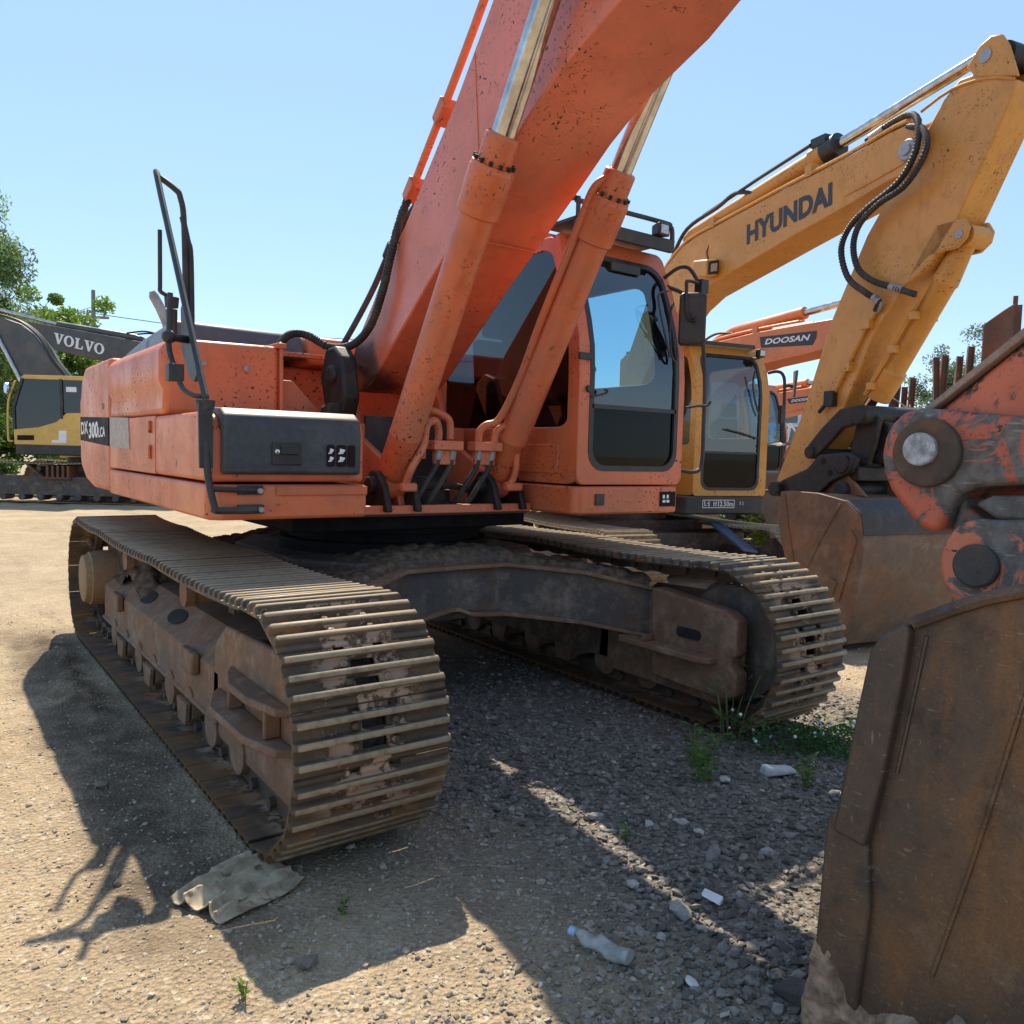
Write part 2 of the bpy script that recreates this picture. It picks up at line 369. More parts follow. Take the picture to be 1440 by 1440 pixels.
UNDER = m_plain('painted_shade_steel', (.012,.012,.013), .8, 0, .4, .3, .0, spec=.1)  # near-black puts the deep shade under the house into the colour
DARKBLUE = m_plain('dark_blue_lettering', (.030,.036,.052), .5, 0, .15, .02)
DECAL = m_plain('dark_decal', (.018,.010,.012), .65, 0, .2, .02, spec=.15)
SILVER = m_plain('faded_silver_sticker', (.40,.32,.28), .5, .1, .35, .1, scale=30)
LAMP = m_plain('lamp_lens', (.55,.56,.58), .2, .3, .3, .3, scale=60)
MIRROR = m_plain('mirror_glass', (.8,.82,.85), .04, 1., .02, 0.)
# ------------------------------------------------------------------ world, sun, camera
SUN = Vector((.28, .69, 1.0)).normalized()
w = bpy.data.worlds.new("World"); scene.world = w; w.use_nodes = True
nt = w.node_tree; bg = nt.nodes['Background']; sky = nt.nodes.new('ShaderNodeTexSky'); sky.sky_type = 'NISHITA'; sky.sun_disc = False
sky.sun_elevation = math.asin(SUN.z); sky.sun_rotation = math.atan2(SUN.x, SUN.y)
sky.air_density = 1.0; sky.dust_density = .12; sky.ozone_density = 2.2; sky.altitude = 50
mxs = nt.nodes.new('ShaderNodeMix'); mxs.data_type = 'RGBA'; mxs.inputs[0].default_value = .62; mxs.inputs[7].default_value = (1.95, 2.95, 4.15, 1)   # even summer haze over the physical sky
nt.links.new(sky.outputs[0], mxs.inputs[6]); nt.links.new(mxs.outputs[2], bg.inputs[0]); bg.inputs[1].default_value = .148
sl = bpy.data.lights.new('sun', 'SUN'); sl.energy = 5.0; sl.angle = R(.5); sl.color = (1., .90, .72)
so = bpy.data.objects.new('sun', sl); COL.objects.link(so); so.rotation_mode = 'QUATERNION'; so.rotation_quaternion = SUN.to_track_quat('Z', 'Y'); so.location = (3, 8, 14)
cam = bpy.data.cameras.new('camera'); co = bpy.data.objects.new('camera', cam); COL.objects.link(co); scene.camera = co
cam.sensor_width = 36; cam.lens = 1144.32*36/1440; cam.clip_start = .05; cam.clip_end = 6000
r_ = Vector((0.80761856, -0.58912855, 0.02607331)); u_ = Vector((0.02075626, 0.07258525, 0.99714621)); f_ = Vector((0.58933984, 0.8047726, -0.0708493))
co.matrix_world = Matrix(((r_.x, u_.x, -f_.x, -2.58548), (r_.y, u_.y, -f_.y, -5.01109), (r_.z, u_.z, -f_.z, 1.53152), (0, 0, 0, 1)))
vs = scene.view_settings; vs.view_transform = 'Standard'; vs.look = 'None'; vs.exposure = .62; vs.gamma = 1; vs.use_curve_mapping = False
scene.render.film_transparent = False
scene.cycles.max_bounces = 8; scene.cycles.transparent_max_bounces = 16; scene.cycles.use_denoising = True

# ------------------------------------------------------------------ ground
def axis(lo, hi, step, far):
    a = list(np.arange(lo, hi+1e-6, step)); d = step; x = hi; up = []
    while x < far: d *= 1.22; x += d; up.append(x)
    d = step; x = lo; dn = []
    while x > -far: d *= 1.22; x -= d; dn.append(x)
    return np.array(dn[::-1]+a+up)
def gheight(x, y):
    near = np.exp(-((np.hypot(x+.3, y+1.0)/9)**4))
    h = .022*vnoise(x*1.1, y*1.1, 1)+.012*vnoise(x*3.7, y*3.7, 2)+near*(.007*vnoise(x*11, y*11, 3)+.004*vnoise(x*27, y*27, 4))
    far = np.clip((np.hypot(x, y)-9)/25, 0, 1); h = h+far*.10*vnoise(x*.12, y*.12, 5)
    # flattened where the tracks stand
    for cx in (-1.3, 1.3):
        m = np.exp(-(((x-cx)/.42)**6))*np.exp(-((y/2.35)**8)); h = h*(1-m)-.008*m
    # soil pushed up beside the outer edge of the near track
    m = np.exp(-((x+1.80-.05*vnoise(y*2, y*0, 8))/.11)**2)*np.exp(-((y-1.0)/1.25)**4); h = h+m*(.055+.03*vnoise(x*9, y*9, 6)+.02*vnoise(x*23, y*23, 7))
    return h
xs = axis(-4.2, 5.0, .034, 3500); ys = axis(-4.7, 3.6, .034, 3500)
gx, gy = np.meshgrid(xs, ys); gz = gheight(gx, gy); nx, ny = len(xs), len(ys)
idx = np.arange(nx*ny).reshape(ny, nx)
GF = np.stack([idx[:-1,:-1], idx[:-1,1:], idx[1:,1:], idx[1:,:-1]], -1).reshape(-1, 4)
def m_ground():
    t = NT('yard_ground'); p = t.P()
    sx = t.n('ShaderNodeSeparateXYZ'); t.link(p, sx.inputs[0]); X, Y = sx.outputs[0], sx.outputs[1]
    wob = t.noise(.9, 5, .6); w2 = t.noise(4.5, 5, .65)
    # crushed grey stone lies between the two tracks and in front of them
    e = t.math('ADD', t.math('MULTIPLY', X, 1.0), t.math('MULTIPLY', t.math('SUBTRACT', wob, .5), 1.6))
    e = t.math('ADD', e, t.math('MULTIPLY', Y, .10))
    gm = t.math('MULTIPLY', t.ramp(e, -1.75, -.75), t.math('SUBTRACT', 1.0, t.ramp(e, 1.9, 2.6)))
    gm = t.math('MULTIPLY', gm, t.math('SUBTRACT', 1.0, t.ramp(Y, -.6, .9)))
    gm = t.math('MULTIPLY', gm, t.ramp(w2, .22, .5, .55, 1.))
    tan = t.mix(t.ramp(wob, .3, .72), (.40,.295,.185), (.52,.40,.26))
    tan = t.mix(t.ramp(t.noise(2.6, 7, .7), .48, .72, 0, .6), tan, (.26,.185,.12))
    rut = t.noise(1., 5, .6, stretch=(2.6, .32, 1), dist=.4); tan = t.mix(t.ramp(rut, .5, .7, 0, .5), tan, (.29,.21,.135)); tan = t.mix(t.ramp(t.noise(.5, 4, .6), .5, .75, 0, .45), tan, (.60,.48,.32))
    cell = t.vor(58, out='Color'); sep = t.n('ShaderNodeSeparateColor'); t.link(cell, sep.inputs[0])
    grit = t.math('MULTIPLY', t.ramp(sep.outputs[0], .55, .9), t.ramp(t.noise(1.7, 4, .6), .35, .65, .25, .9))
    tan = t.mix(t.math('MULTIPLY', grit, .7), tan, (.30,.245,.19)); tan = t.mix(t.ramp(sep.outputs[1], .86, .95, 0, .5), tan, (.62,.54,.43))
    gre = t.mix(sep.outputs[2], (.115,.098,.080), (.27,.235,.195)); gre = t.mix(t.ramp(w2, .5, .75, 0, .65), gre, (.23,.17,.12))
    gre = t.mix(t.ramp(sep.outputs[1], .88, .96, 0, .7), gre, (.42,.40,.38))
    c = t.mix(gm, tan, gre)
    # dark damp soil along the near track
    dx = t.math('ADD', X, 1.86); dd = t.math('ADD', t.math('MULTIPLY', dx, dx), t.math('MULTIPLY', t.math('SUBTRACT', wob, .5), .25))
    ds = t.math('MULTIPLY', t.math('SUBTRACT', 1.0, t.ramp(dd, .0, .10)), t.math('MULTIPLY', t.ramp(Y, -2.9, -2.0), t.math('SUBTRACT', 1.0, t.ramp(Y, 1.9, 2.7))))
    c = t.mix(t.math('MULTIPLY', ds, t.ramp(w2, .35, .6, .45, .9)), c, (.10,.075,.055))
    c = t.mix(t.ramp(t.noise(120, 3, .6), .35, .75, 0, .4), c, (.12,.09,.065))
    far = t.ramp(Y, 20, 60); c = t.mix(far, c, (.34,.29,.19))
    nb = t.bump(t.noise(1.7, 8, .7), .5, .05); nb = t.bump(t.noise(26, 6, .7), .7, .02, nb)
    nb = t.bump(t.vor(58), .8, .012, nb); nb = t.bump(t.noise(210, 3, .6), .6, .004, nb)
    return t.done(c, .95, 0, nb, .15)
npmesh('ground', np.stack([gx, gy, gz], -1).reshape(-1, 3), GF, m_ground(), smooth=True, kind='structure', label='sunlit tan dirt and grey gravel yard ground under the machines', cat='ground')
# ------------------------------------------------------------------ loose gravel (one uncountable mass)
def ico():
    bm = bmesh.new(); bmesh.ops.create_icosphere(bm, subdivisions=1, radius=1)
    V = np.array([v.co[:] for v in bm.verts]); F = np.array([[v.index for v in f.verts] for f in bm.faces]); bm.free(); return V, F
IV, IF = ico()
def stones(name, P, S, cols, mat, rng, **kw):
    n = len(P); k = len(IV)
    var = 1+rng.uniform(-.34, .34, (24, k, 1)); base = IV[None]*var; base *= rng.uniform(.6, 1.25, (24, 1, 3))
    sel = rng.integers(0, 24, n); V = base[sel]
    a = rng.uniform(0, 2*np.pi, n); b = rng.uniform(-.6, .6, n)
    ca, sa, cb, sb = np.cos(a), np.sin(a), np.cos(b), np.sin(b)
    x, y, z = V[..., 0].copy(), V[..., 1].copy(), V[..., 2]*.62
    y, z = y*cb[:, None]-z*sb[:, None], y*sb[:, None]+z*cb[:, None]
    x, y = x*ca[:, None]-y*sa[:, None], x*sa[:, None]+y*ca[:, None]
    V = np.stack([x, y, z], -1)*S[:, None, None]+P[:, None, :]
    F = (IF[None]+(np.arange(n)*k)[:, None, None]).reshape(-1, 3)
    return npmesh(name, V.reshape(-1, 3), F, mat, tint=np.repeat(cols, k, 0), **kw)
STONE = m_tint('loose_stone', .92, .15)
def scatter(n, rng):
    # denser towards the viewer and over the crushed stone between the tracks
    r = 1.0+7.5*rng.random(n)**1.9; th = R(36.2)+rng.uniform(-R(40), R(40), n)
    x = -2.585+r*np.sin(th); y = -5.01+r*np.cos(th); e = x+.8*vnoise(x*1.1, y*1.1, 21)+.1*y
    g = np.clip((e+1.75)/1.0, 0, 1)*np.clip((2.6-e)/.7, 0, 1)*np.clip((.9-y)/1.5, 0, 1)
    keep = rng.random(n) < .34+.66*g*np.clip(.75+.5*vnoise(x*2.1, y*2.1, 22), 0, 1)
    x, y, g = x[keep], y[keep], g[keep]
    ok = ~((np.abs(np.abs(x)-1.3) < .30) & (np.abs(y) < 2.2)); return x[ok], y[ok], g[ok]
x, y, g = scatter(80000, RNG); n = len(x)
s = .0045+.0105*RNG.random(n)**2.4+(.010*RNG.random(n)**6)*(.4+g)
lum = RNG.uniform(.08, .26, n)*(1+.8*(RNG.random(n) > .93)); lum = lum[:, None]
warm = np.array([1.22, 1.0, .76]); cool = np.array([1.12, 1., .87])
s = s*(1-.52*(1-g)*(RNG.random(n) < .95)); cols = lum*(cool*g[:, None])+np.clip(lum+.10, .2, .5)*warm*(1-g[:, None])*1.25
stones('gravel', np.stack([x, y, gheight(x, y)+s*.22], -1), s, cols, STONE, RNG, kind='stuff', label='loose grey and tan gravel strewn over the yard ground', cat='gravel')
# a few single stones large enough to point at
rocks = [((-1.69,-2.83), .030, (.20,.17,.15), 'dull brown stone alone on shaded grey dirt, below the crumpled rag'),
         ((-2.048,-1.99), .020, (.13,.11,.09), 'small dark stone inside the sunlit triangle left of the rag'),
         ((.506,-2.573), .034, (.55,.52,.47), 'whitish rounded stone among weeds before the far track'),
         ((-.55,-3.02), .028, (.50,.47,.42), 'pale stone lying on the narrow sunlit strip of gravel'),
         ((-.30,-2.55), .030, (.36,.34,.32), 'grey stone on dark gravel beside the sunlit strip'),
         ((-.52,-3.22), .045, (.38,.35,.32), 'big lumpy grey stone right of the plastic bottle'),
         ((-.70,-3.30), .026, (.46,.42,.38), 'pale pebble beside the crushed plastic bottle'),
         ((-1.95,-1.10), .030, (.20,.165,.13), 'flat brown stone on shaded dirt beside the near track'),
         ((-.15,-3.05), .040, (.30,.28,.26), 'grey stone near the lower edge of the rusty bucket'),
         ((-.05,-2.80), .030, (.48,.45,.41), 'light stone in the gravel left of the rusty bucket'),
         ((.05,-3.15), .036, (.42,.39,.35), 'tan stone lying closest to the rusty bucket edge'),
         ((-1.26,-2.2), .02, (.50,.42,.36), 'pinkish chip of stone beside the front of the near track')]
for (px, py), r, c, lb in rocks:
    o = stones('stone', np.array([[px, py, float(gheight(np.array(px), np.array(py)))+r*.4]]), np.array([r]), np.array([c]), STONE, RNG, label=lb, cat='stone')
# crumpled rag
def rag():
    n, m = 110, 120; u, v = np.meshgrid(np.linspace(0, 1, n), np.linspace(0, 1, m))
    c = np.array([[-1.93,-2.215],[-1.60,-2.02],[-1.49,-2.335],[-1.835,-2.50]])
    wob = .06*vnoise(u*3, v*3, 31)+.02*vnoise(u*8, v*8, 34)
    uu = u+wob*.6; vv = v+.10*vnoise(v*3+5, u*3, 32)*np.abs(u-.5)*2
    P = (c[0]*((1-uu)*(1-vv))[..., None]+c[1]*(uu*(1-vv))[..., None]+c[2]*(uu*vv)[..., None]+c[3]*((1-uu)*vv)[..., None])
    ph = v*4.4+.55*vnoise(u*1.2, v*1.2, 33)
    fold = (.5-.5*np.cos(2*np.pi*ph))**.8*(.055*(1-u*.6))*(.6+.4*vnoise(v*2.3, u*1.1, 37))+.006*vnoise(u*7, v*7, 35)+.003*vnoise(u*19, v*19, 36)
    z = .012+np.maximum(fold, 0)*np.clip(np.minimum(np.minimum(v, 1-v)*9, 1), .25, 1)
    z = z+gheight(P[..., 0], P[..., 1]); V = np.concatenate([P, z[..., None]], -1).reshape(-1, 3)
    # folds lean over sideways
    V[:, :2] += (np.sin(2*np.pi*ph)*.014*(1-u*.4)).reshape(-1, 1)*np.array([[.55,-.83]])
    i = np.arange(n*m).reshape(m, n); F = np.stack([i[:-1,:-1], i[:-1,1:], i[1:,1:], i[1:,:-1]], -1).reshape(-1, 4)
    t = NT('dirty_cloth'); a = t.noise(7, 7, .7); cc = t.mix(t.ramp(a, .35, .7), (.56,.455,.32), (.25,.18,.115)); cc = t.mix(t.ramp(t.noise(16, 4, .6), .58, .72, 0, .8), cc, (.12,.085,.06))
    cc = t.mix(t.ramp(t.vor(7, out='Distance'), .0, .25, .35, 0), cc, (.34,.35,.31))
    mat = t.done(cc, .95, 0, t.bump(t.noise(320, 2, .5), .3, .002), .1)
    o = npmesh('rag', V, F, mat, smooth=True, label='dirty beige cloth rag crumpled in folds under the near track front', cat='rag')
    md = o.modifiers.new('thick', 'SOLIDIFY'); md.thickness = .004
rag()
# crushed drinks bottle
def bottle():
    t = NT('cloudy_plastic'); b = t.n('ShaderNodeBsdfPrincipled'); b.inputs['Base Color'].default_value = (.50,.50,.47,1); b.inputs['Roughness'].default_value = .25
    tr = t.n('ShaderNodeBsdfTransparent'); tr.inputs[0].default_value = (.85,.9,.9,1); mx = t.n('ShaderNodeMixShader')
    t.link(t.ramp(t.noise(18, 4, .6), .3, .7, .35, .8), mx.inputs[0]); t.link(tr.outputs[0], mx.inputs[1]); t.link(b.outputs[0], mx.inputs[2]); t.link(mx.outputs[0], t.out.inputs[0])
    root = empty('plastic_bottle', (-.945,-3.15,.035), label='crushed clear plastic bottle with pale blue cap lying on gravel', cat='bottle')
    d = Vector((.055,-.205,-.004)); L = d.length; d.normalize(); s = Vector((d.y, -d.x, 0)); up = Vector((0,0,1)); rings = []
    prof = [(.012,.011),(.022,.013),(.034,.020),(.05,.031),(.07,.033),(.085,.030),(.10,.033),(.12,.029),(.14,.033),(.165,.032),(.195,.034),(.21,.031),(.212,.012)]
    for k, (q, r) in enumerate(prof):
        ring = []
        for i in range(18):
            a = 2*math.pi*i/18; dent = 1-.28*max(0, math.sin(a*2+k*.9))*(1 if 3 < k < 11 else .2)
            ring.append(d*q*L/.212+s*(math.cos(a)*r*dent*.88)+up*(math.sin(a)*r*dent*.76+.006*math.sin(k*1.3)))
        rings.append(ring)
    build('bottle_body', MB().loft(rings), t.m, root, sharp=60)
    build('cap', MB().cyl(d*-.008, d*.016, .0145, seg=20), m_plain('pale_blue_plastic', (.30,.45,.62), .4), root, .002)
bottle()
build('plastic_chip', MB().slab([Vector(p) for p in [(-.43,-3.235,.03),(-.395,-3.22,.032),(-.378,-3.285,.026),(-.415,-3.30,.022)]], (.002,.004,.006)), WHITE, label='thin white plastic chip lying at the edge of the sunlit strip', cat='plastic chip')
mb = MB(); mb.rod([((-.80,-3.515,.012),.021),((-.797,-3.517,.020),.021),((-.796,-3.518,.021),.016)], 20); build('bottle_cap', mb, m_plain('pale_lid', (.55,.58,.55), .5), sharp=40, label='small round pale lid lying among pebbles below the bottle', cat='bottle cap')
# ------------------------------------------------------------------ plants
LEAF = m_tint('green_leaf', .55, .3, transl=.35)
BARK = m_plain('tree_bark', (.13,.10,.075), .95, 0, .4, .6, scale=9, spec=.1)
STEM = m_plain('plant_stem', (.16,.20,.07), .8, 0, .3, .2)
def leaves(name, C_, N_, L_, W_, col, parent=None, mat=LEAF, rng=RNG, droop=0., **kw):
    # diamond leaves: C_ centres (n,3), N_ long axes (n,3)
    n = len(C_); ax = N_/np.linalg.norm(N_, axis=1, keepdims=True); ax[:, 2] -= droop; ax /= np.linalg.norm(ax, axis=1, keepdims=True)
    rnd = rng.normal(size=(n, 3)); sd = np.cross(ax, rnd); sd /= np.linalg.norm(sd, axis=1, keepdims=True)+1e-9
    nr = np.cross(ax, sd); L = np.asarray(L_).reshape(-1, 1)*np.ones((n, 1)); W = np.asarray(W_).reshape(-1, 1)*np.ones((n, 1))
    a = C_-ax*L*.5; b = C_+sd*W*.5+nr*L*.06; c = C_+ax*L*.5; d = C_-sd*W*.5+nr*L*.06
    V = np.stack([a, b, c, d], 1).reshape(-1, 3); F = np.arange(4*n).reshape(n, 4)
    return npmesh(name, V, F, mat, parent, tint=np.repeat(col, 4, 0), **kw)
def greens(n, base, rng, var=.45):
    k = rng.uniform(1-var, 1+var, (n, 1)); hue = rng.normal(0, .10, (n, 1))
    return np.clip(np.array(base)[None]*k*np.concatenate([1+hue, np.ones((n, 1)), 1-hue], 1), .004, 1)
def tree(name, loc, h, spread, nleaf, leaf, base, label, seed, cat='tree', group=None, willow=False, thin=1.0, trunk_r=None, crown_from=.3):
    rng = np.random.default_rng(seed); root = empty(name, loc, label=label, cat=cat, group=group)
    tr = MB(); tip = Vector((rng.normal(0, .05)*h, rng.normal(0, .05)*h, h*.82)); tr_r = trunk_r or h*.022
    tr.tube([Vector((0,0,-.2)), Vector((rng.normal(0,.02)*h, rng.normal(0,.02)*h, h*.35)), tip], lambda t: tr_r*(1-.8*t), 8, smooth=5)
    cl = []
    nb = int(rng.integers(11, 15))
    for i in range(nb):
        z = h*(crown_from+(.92-crown_from)*(i+.5)/nb); a = i*2.4+rng.uniform(-.4, .4)
        env = math.sin(math.pi*min(1, max(.08, (z/h-crown_from+.12)/(1.1-crown_from))))**.7
        rr_ = spread*env*rng.uniform(.55, 1.0); e = Vector((math.cos(a)*rr_, math.sin(a)*rr_, min(h, z+h*rng.uniform(.02, .16))))
        s0 = Vector((0, 0, z*.75)); mid = s0.lerp(e, .5)+Vector((0, 0, h*.03)); tr.tube([s0, mid, e], lambda t: tr_r*.38*(1-.85*t), 5, smooth=3)
        for q in (.45, .75, 1.0):
            p = s0.lerp(e, q); cl.append((p, spread*rng.uniform(.16, .34)))
            for _ in range(2):
                d = Vector(rng.normal(0, 1, 3)*spread*.22); f = p+d; f.z = max(f.z, h*crown_from*.8); tr.tube([p, p.lerp(f, .6)+Vector((0,0,.04*h*rng.random())), f], lambda t: tr_r*.14*(1-.8*t), 4, smooth=2); cl.append((f, spread*rng.uniform(.12, .26)))
    cl.append((Vector((0,0,h*.95)), spread*.25))
    build('trunk', tr, BARK, root, sharp=60)
    cs = np.array([c[0][:] for c in cl]); rs = np.array([c[1] for c in cl]); rs *= thin
    k = rng.integers(0, len(cl), nleaf); d = rng.normal(size=(nleaf, 3)); d /= np.linalg.norm(d, axis=1, keepdims=True)
    P = cs[k]+d*(rs[k]*rng.random(nleaf)**.42)[:, None]*np.array([1, 1, .8])
    if willow:
        P[:, 2] -= rng.random(nleaf)**2*spread*.35
    clump = rng.uniform(.7, 1.35, len(cl))[k][:, None]
    leaves('crown', P, rng.normal(size=(nleaf, 3))*np.array([1, 1, .5])+np.array([0, 0, -.3]), leaf*rng.uniform(.6, 1.3, nleaf), leaf*(.32 if willow else .55)*rng.uniform(.7, 1.2, nleaf), greens(nleaf, base, rng)*clump, root, rng=rng, droop=.6 if willow else .1)
    return root
def weed(name, x, y, h, nst, nl, leaf, base, label, seed, group=None, droop=.2, cat='weed', flowers=0, wide=.35):
    rng = np.random.default_rng(seed); z0 = float(gheight(np.array(x), np.array(y))); root = empty(name, (x, y, z0), label=label, cat=cat, group=group)
    st = MB(); C_ = []; A = []; fl = MB()
    for i in range(nst):
        a = rng.uniform(0, 6.28); t = rng.uniform(.1, wide); hh = h*rng.uniform(.6, 1.05)
        e = Vector((math.cos(a)*t*hh, math.sin(a)*t*hh, hh)); m = e*.5+Vector((-math.cos(a), -math.sin(a), 0))*t*hh*.12
        b = Vector((math.cos(a), math.sin(a), 0))*rng.uniform(0, .12)*h; st.tube([b, b+m, b+e], lambda q: .0028*(1-.6*q)+h*.003, 4, smooth=3)
        for k in range(nl):
            q = (k+1)/nl; p = b+e*q; b2 = rng.uniform(0, 6.28); d = Vector((math.cos(b2), math.sin(b2), rng.uniform(.1, .8))); C_.append((p+d.normalized()*leaf*.45)[:]); A.append(d[:])
        if i < flowers: fl.ball(b+e, .009*rng.uniform(.7, 1.2), 8, 6)
    build('stem', st, STEM, root, sharp=70); C_ = np.array(C_); n = len(C_)
    leaves('foliage', C_, np.array(A), leaf*rng.uniform(.6, 1.2, n), leaf*.30*rng.uniform(.7, 1.2, n), greens(n, base, rng, .35), root, rng=rng, droop=droop)
    if flowers: build('flower', fl, WHITE, root, sharp=60)
    return root
weed('leafy_weed', .43, -2.50, .26, 5, 11, .065, (.09,.19,.035), 'bright green upright leafy weed left of the clover patch', 1)
weed('leafy_weed', .52, -2.36, .20, 5, 9, .055, (.08,.17,.035), 'small leafy weed behind the upright one, near the far track', 2)
weed('grassy_weed', .98, -2.22, .42, 7, 3, .10, (.14,.17,.06), 'tall thin dry grass stalks in front of the far track', 3, cat='grass tuft')
weed('leafy_weed', .78, -2.82, .14, 6, 7, .05, (.085,.18,.035), 'low green weed in front of the white stone block', 4)
weed('tiny_weed', -.34, -2.76, .07, 5, 5, .03, (.09,.17,.04), 'tiny weed seedling on gravel right of the sunlit strip', 5)
weed('tiny_weed', -1.48, -2.607, .06, 6, 5, .022, (.06,.12,.03), 'tiny dark weed on shaded dirt right of the rag', 6)
weed('tiny_weed', -1.885, -2.86, .05, 5, 5, .028, (.16,.24,.04), 'tiny yellow-green weed at the lower edge of the big shadow', 7)
weed('leafy_weed', 8.2, 3.0, .95, 14, 13, .15, (.20,.32,.05), 'tall bright green weed between the yellow cab and its bucket', 8)
weed('leafy_weed', 8.9, 2.5, .75, 14, 11, .14, (.17,.30,.05), 'bushy green weed just left of the yellow machine bucket', 9)
weed('leafy_weed', 6.45, -.75, .75, 16, 12, .13, (.20,.33,.05), 'bright green weed seen under the orange arm joint', 10)
weed('leafy_weed', 7.6, 3.6, .8, 14, 12, .14, (.19,.30,.05), 'green weed clump below the yellow cab corner', 12)
# clover patch: nobody could count its leaves
n = 5200; a = RNG.uniform(0, 6.283, n); q = np.sqrt(RNG.random(n)); px = 1.36+.52*q*np.cos(a)+.06*RNG.normal(size=n); py = -2.56+.34*q*np.sin(a)-.32*(.52*q*np.cos(a))
keep = RNG.random(n) < np.clip(1.05-q+.5*vnoise(px*5, py*5, 41), .1, 1); px, py = px[keep], py[keep]; n = len(px); hz = .015+.13*RNG.random(n)**1.2*np.clip(1+.6*vnoise(px*4, py*4, 42), .3, 1.6)
Cc = np.stack([px, py, gheight(px, py)+hz], -1); ax = RNG.normal(size=(n, 3)); ax[:, 2] *= .35
leaves('clover', Cc, ax, RNG.uniform(.014, .030, n), RNG.uniform(.010, .02, n), greens(n, (.05,.13,.03), RNG), kind='stuff', label='low dark green clover patch in front of the far track', cat='clover')
fm = MB()
for i in range(46):
    k = int(RNG.integers(0, n)); c = Cc[k]; fm.ball((c[0], c[1], c[2]+.03+.05*RNG.random()), .0085*RNG.uniform(.8, 1.25), 7, 5)
build('clover_flowers', fm, WHITE, sharp=60, kind='stuff', label='small white clover flower heads over the clover patch', cat='flowers')
# pale stone block beside the clover
bm_ = MB().loft([[Vector((.70,-2.66,.0)),Vector((.88,-2.72,.0)),Vector((.90,-2.66,.0)),Vector((.72,-2.60,.0))],[Vector((.705,-2.655,.045)),Vector((.86,-2.71,.028)),Vector((.885,-2.665,.03)),Vector((.725,-2.61,.055))]])
build('stone_block', bm_, m_plain('pale_concrete', (.52,.51,.47), .9, 0, .25, .6), bevel=.012, label='whitish concrete chunk lying between weeds and clover', cat='stone')
# trees and shrubs beyond the yard
G1 = (.10,.17,.085); G2 = (.13,.22,.05); G3 = (.06,.11,.05)
tree('willow_tree', (-1.5, 31.5, 0), 9.2, 3.3, 42000, .21, (.13,.20,.10), 'tall grey-green willow with drooping leaves behind the grey boom', 51, willow=True)
tree('leafy_tree', (2.0, 36.5, 0), 7.2, 2.7, 30000, .19, (.17,.27,.05), 'sunlit light green tree between grey boom and orange hood', 52, crown_from=.12)
tree('leafy_tree', (.2, 37.5, 0), 6.8, 2.8, 30000, .20, (.13,.21,.05), 'green tree directly behind the cab with a yellow roof', 53, crown_from=.1)
tree('leafy_tree', (-2.0, 29.5, 0), 6.0, 2.6, 32000, .19, (.08,.15,.04), 'dark green bushy tree behind the blue-white cab mirror of the side-on machine', 54, crown_from=.08)
tree('bare_tree', (8.2, 64, 0), 10.6, 2.0, 900, .2, G1, 'thin sparse tree beside the utility pole', 55, thin=1.1)
tree('pine_tree', (42.5, 16.6, 0), 7.0, 2.6, 16000, .15, (.10,.15,.10), 'sparse pine behind the scrap posts, left of the other pine', 56, thin=1.25, crown_from=.45)  # paler, bluer leaves: distance haze put into the colour
tree('pine_tree', (47.0, 15.0, 0), 9.0, 3.0, 16000, .16, (.10,.15,.10), 'taller sparse pine partly behind the rusty curved sheet', 57, thin=1.25, crown_from=.5)  # haze painted into this leaf colour as well
tree('leafy_tree', (50, 36, 0), 7.6, 3.2, 6000, .28, (.08,.12,.07), 'distant hazy tree above the farther orange boom', 58, thin=.9)
tree('leafy_tree', (30, 25, 0), 6.2, 2.4, 6000, .25, (.08,.12,.07), 'distant tree right of the round cab mirror', 59, thin=.9)
# utility pole and its wires
pr_ = empty('utility_pole', (9.9, 73.5, 0), label='grey utility pole with two crossarms above the grey boom', cat='pole')
PG = m_plain('pole_concrete', (.16,.17,.19), .8)
build('pole_shaft', MB().cyl((0,0,0), (0,0,14.6), .30, .16, 10), PG, pr_)
for z, L in ((12.3, 2.3), (10.6, 1.5)):
    d = Vector((.85,-.52,0)); build('crossarm', MB().tube([Vector((0,0,z))-d*L, Vector((0,0,z))+d*L*.55], .12, 6), PG, pr_)
ins = MB()
for k in (-2.1,-1.3,-.5,.9): d = Vector((.85,-.52,0))*k; ins.cyl((d.x,d.y,12.35), (d.x,d.y,12.95), .09, .05, 6)
build('insulator', ins, PG, pr_)
for z, k, lb in ((12.8,-1.3,'thin upper power line running from the pole to both sides'),(11.0,.7,'thin lower power line sagging right of the pole')):
    P = []
    for i in range(-1 if k < 0 else 0, 2):
        pass
    a0 = Vector((9.9+.85*k, 73.5-.52*k, z)); far = a0+Vector((30,-16,-1.0)); pts = [a0.lerp(far, q)-Vector((0,0,3.2*q*(1-q))) for q in [i/10 for i in range(11)]]
    if k < 0:
        back = a0+Vector((-26,18,.6)); pts = [back.lerp(a0, q)-Vector((0,0,3.0*q*(1-q))) for q in [i/10 for i in range(10)]]+pts
    build('power_line', MB().tube(pts, .035, 4), RUBBER, label=lb, cat='power line')
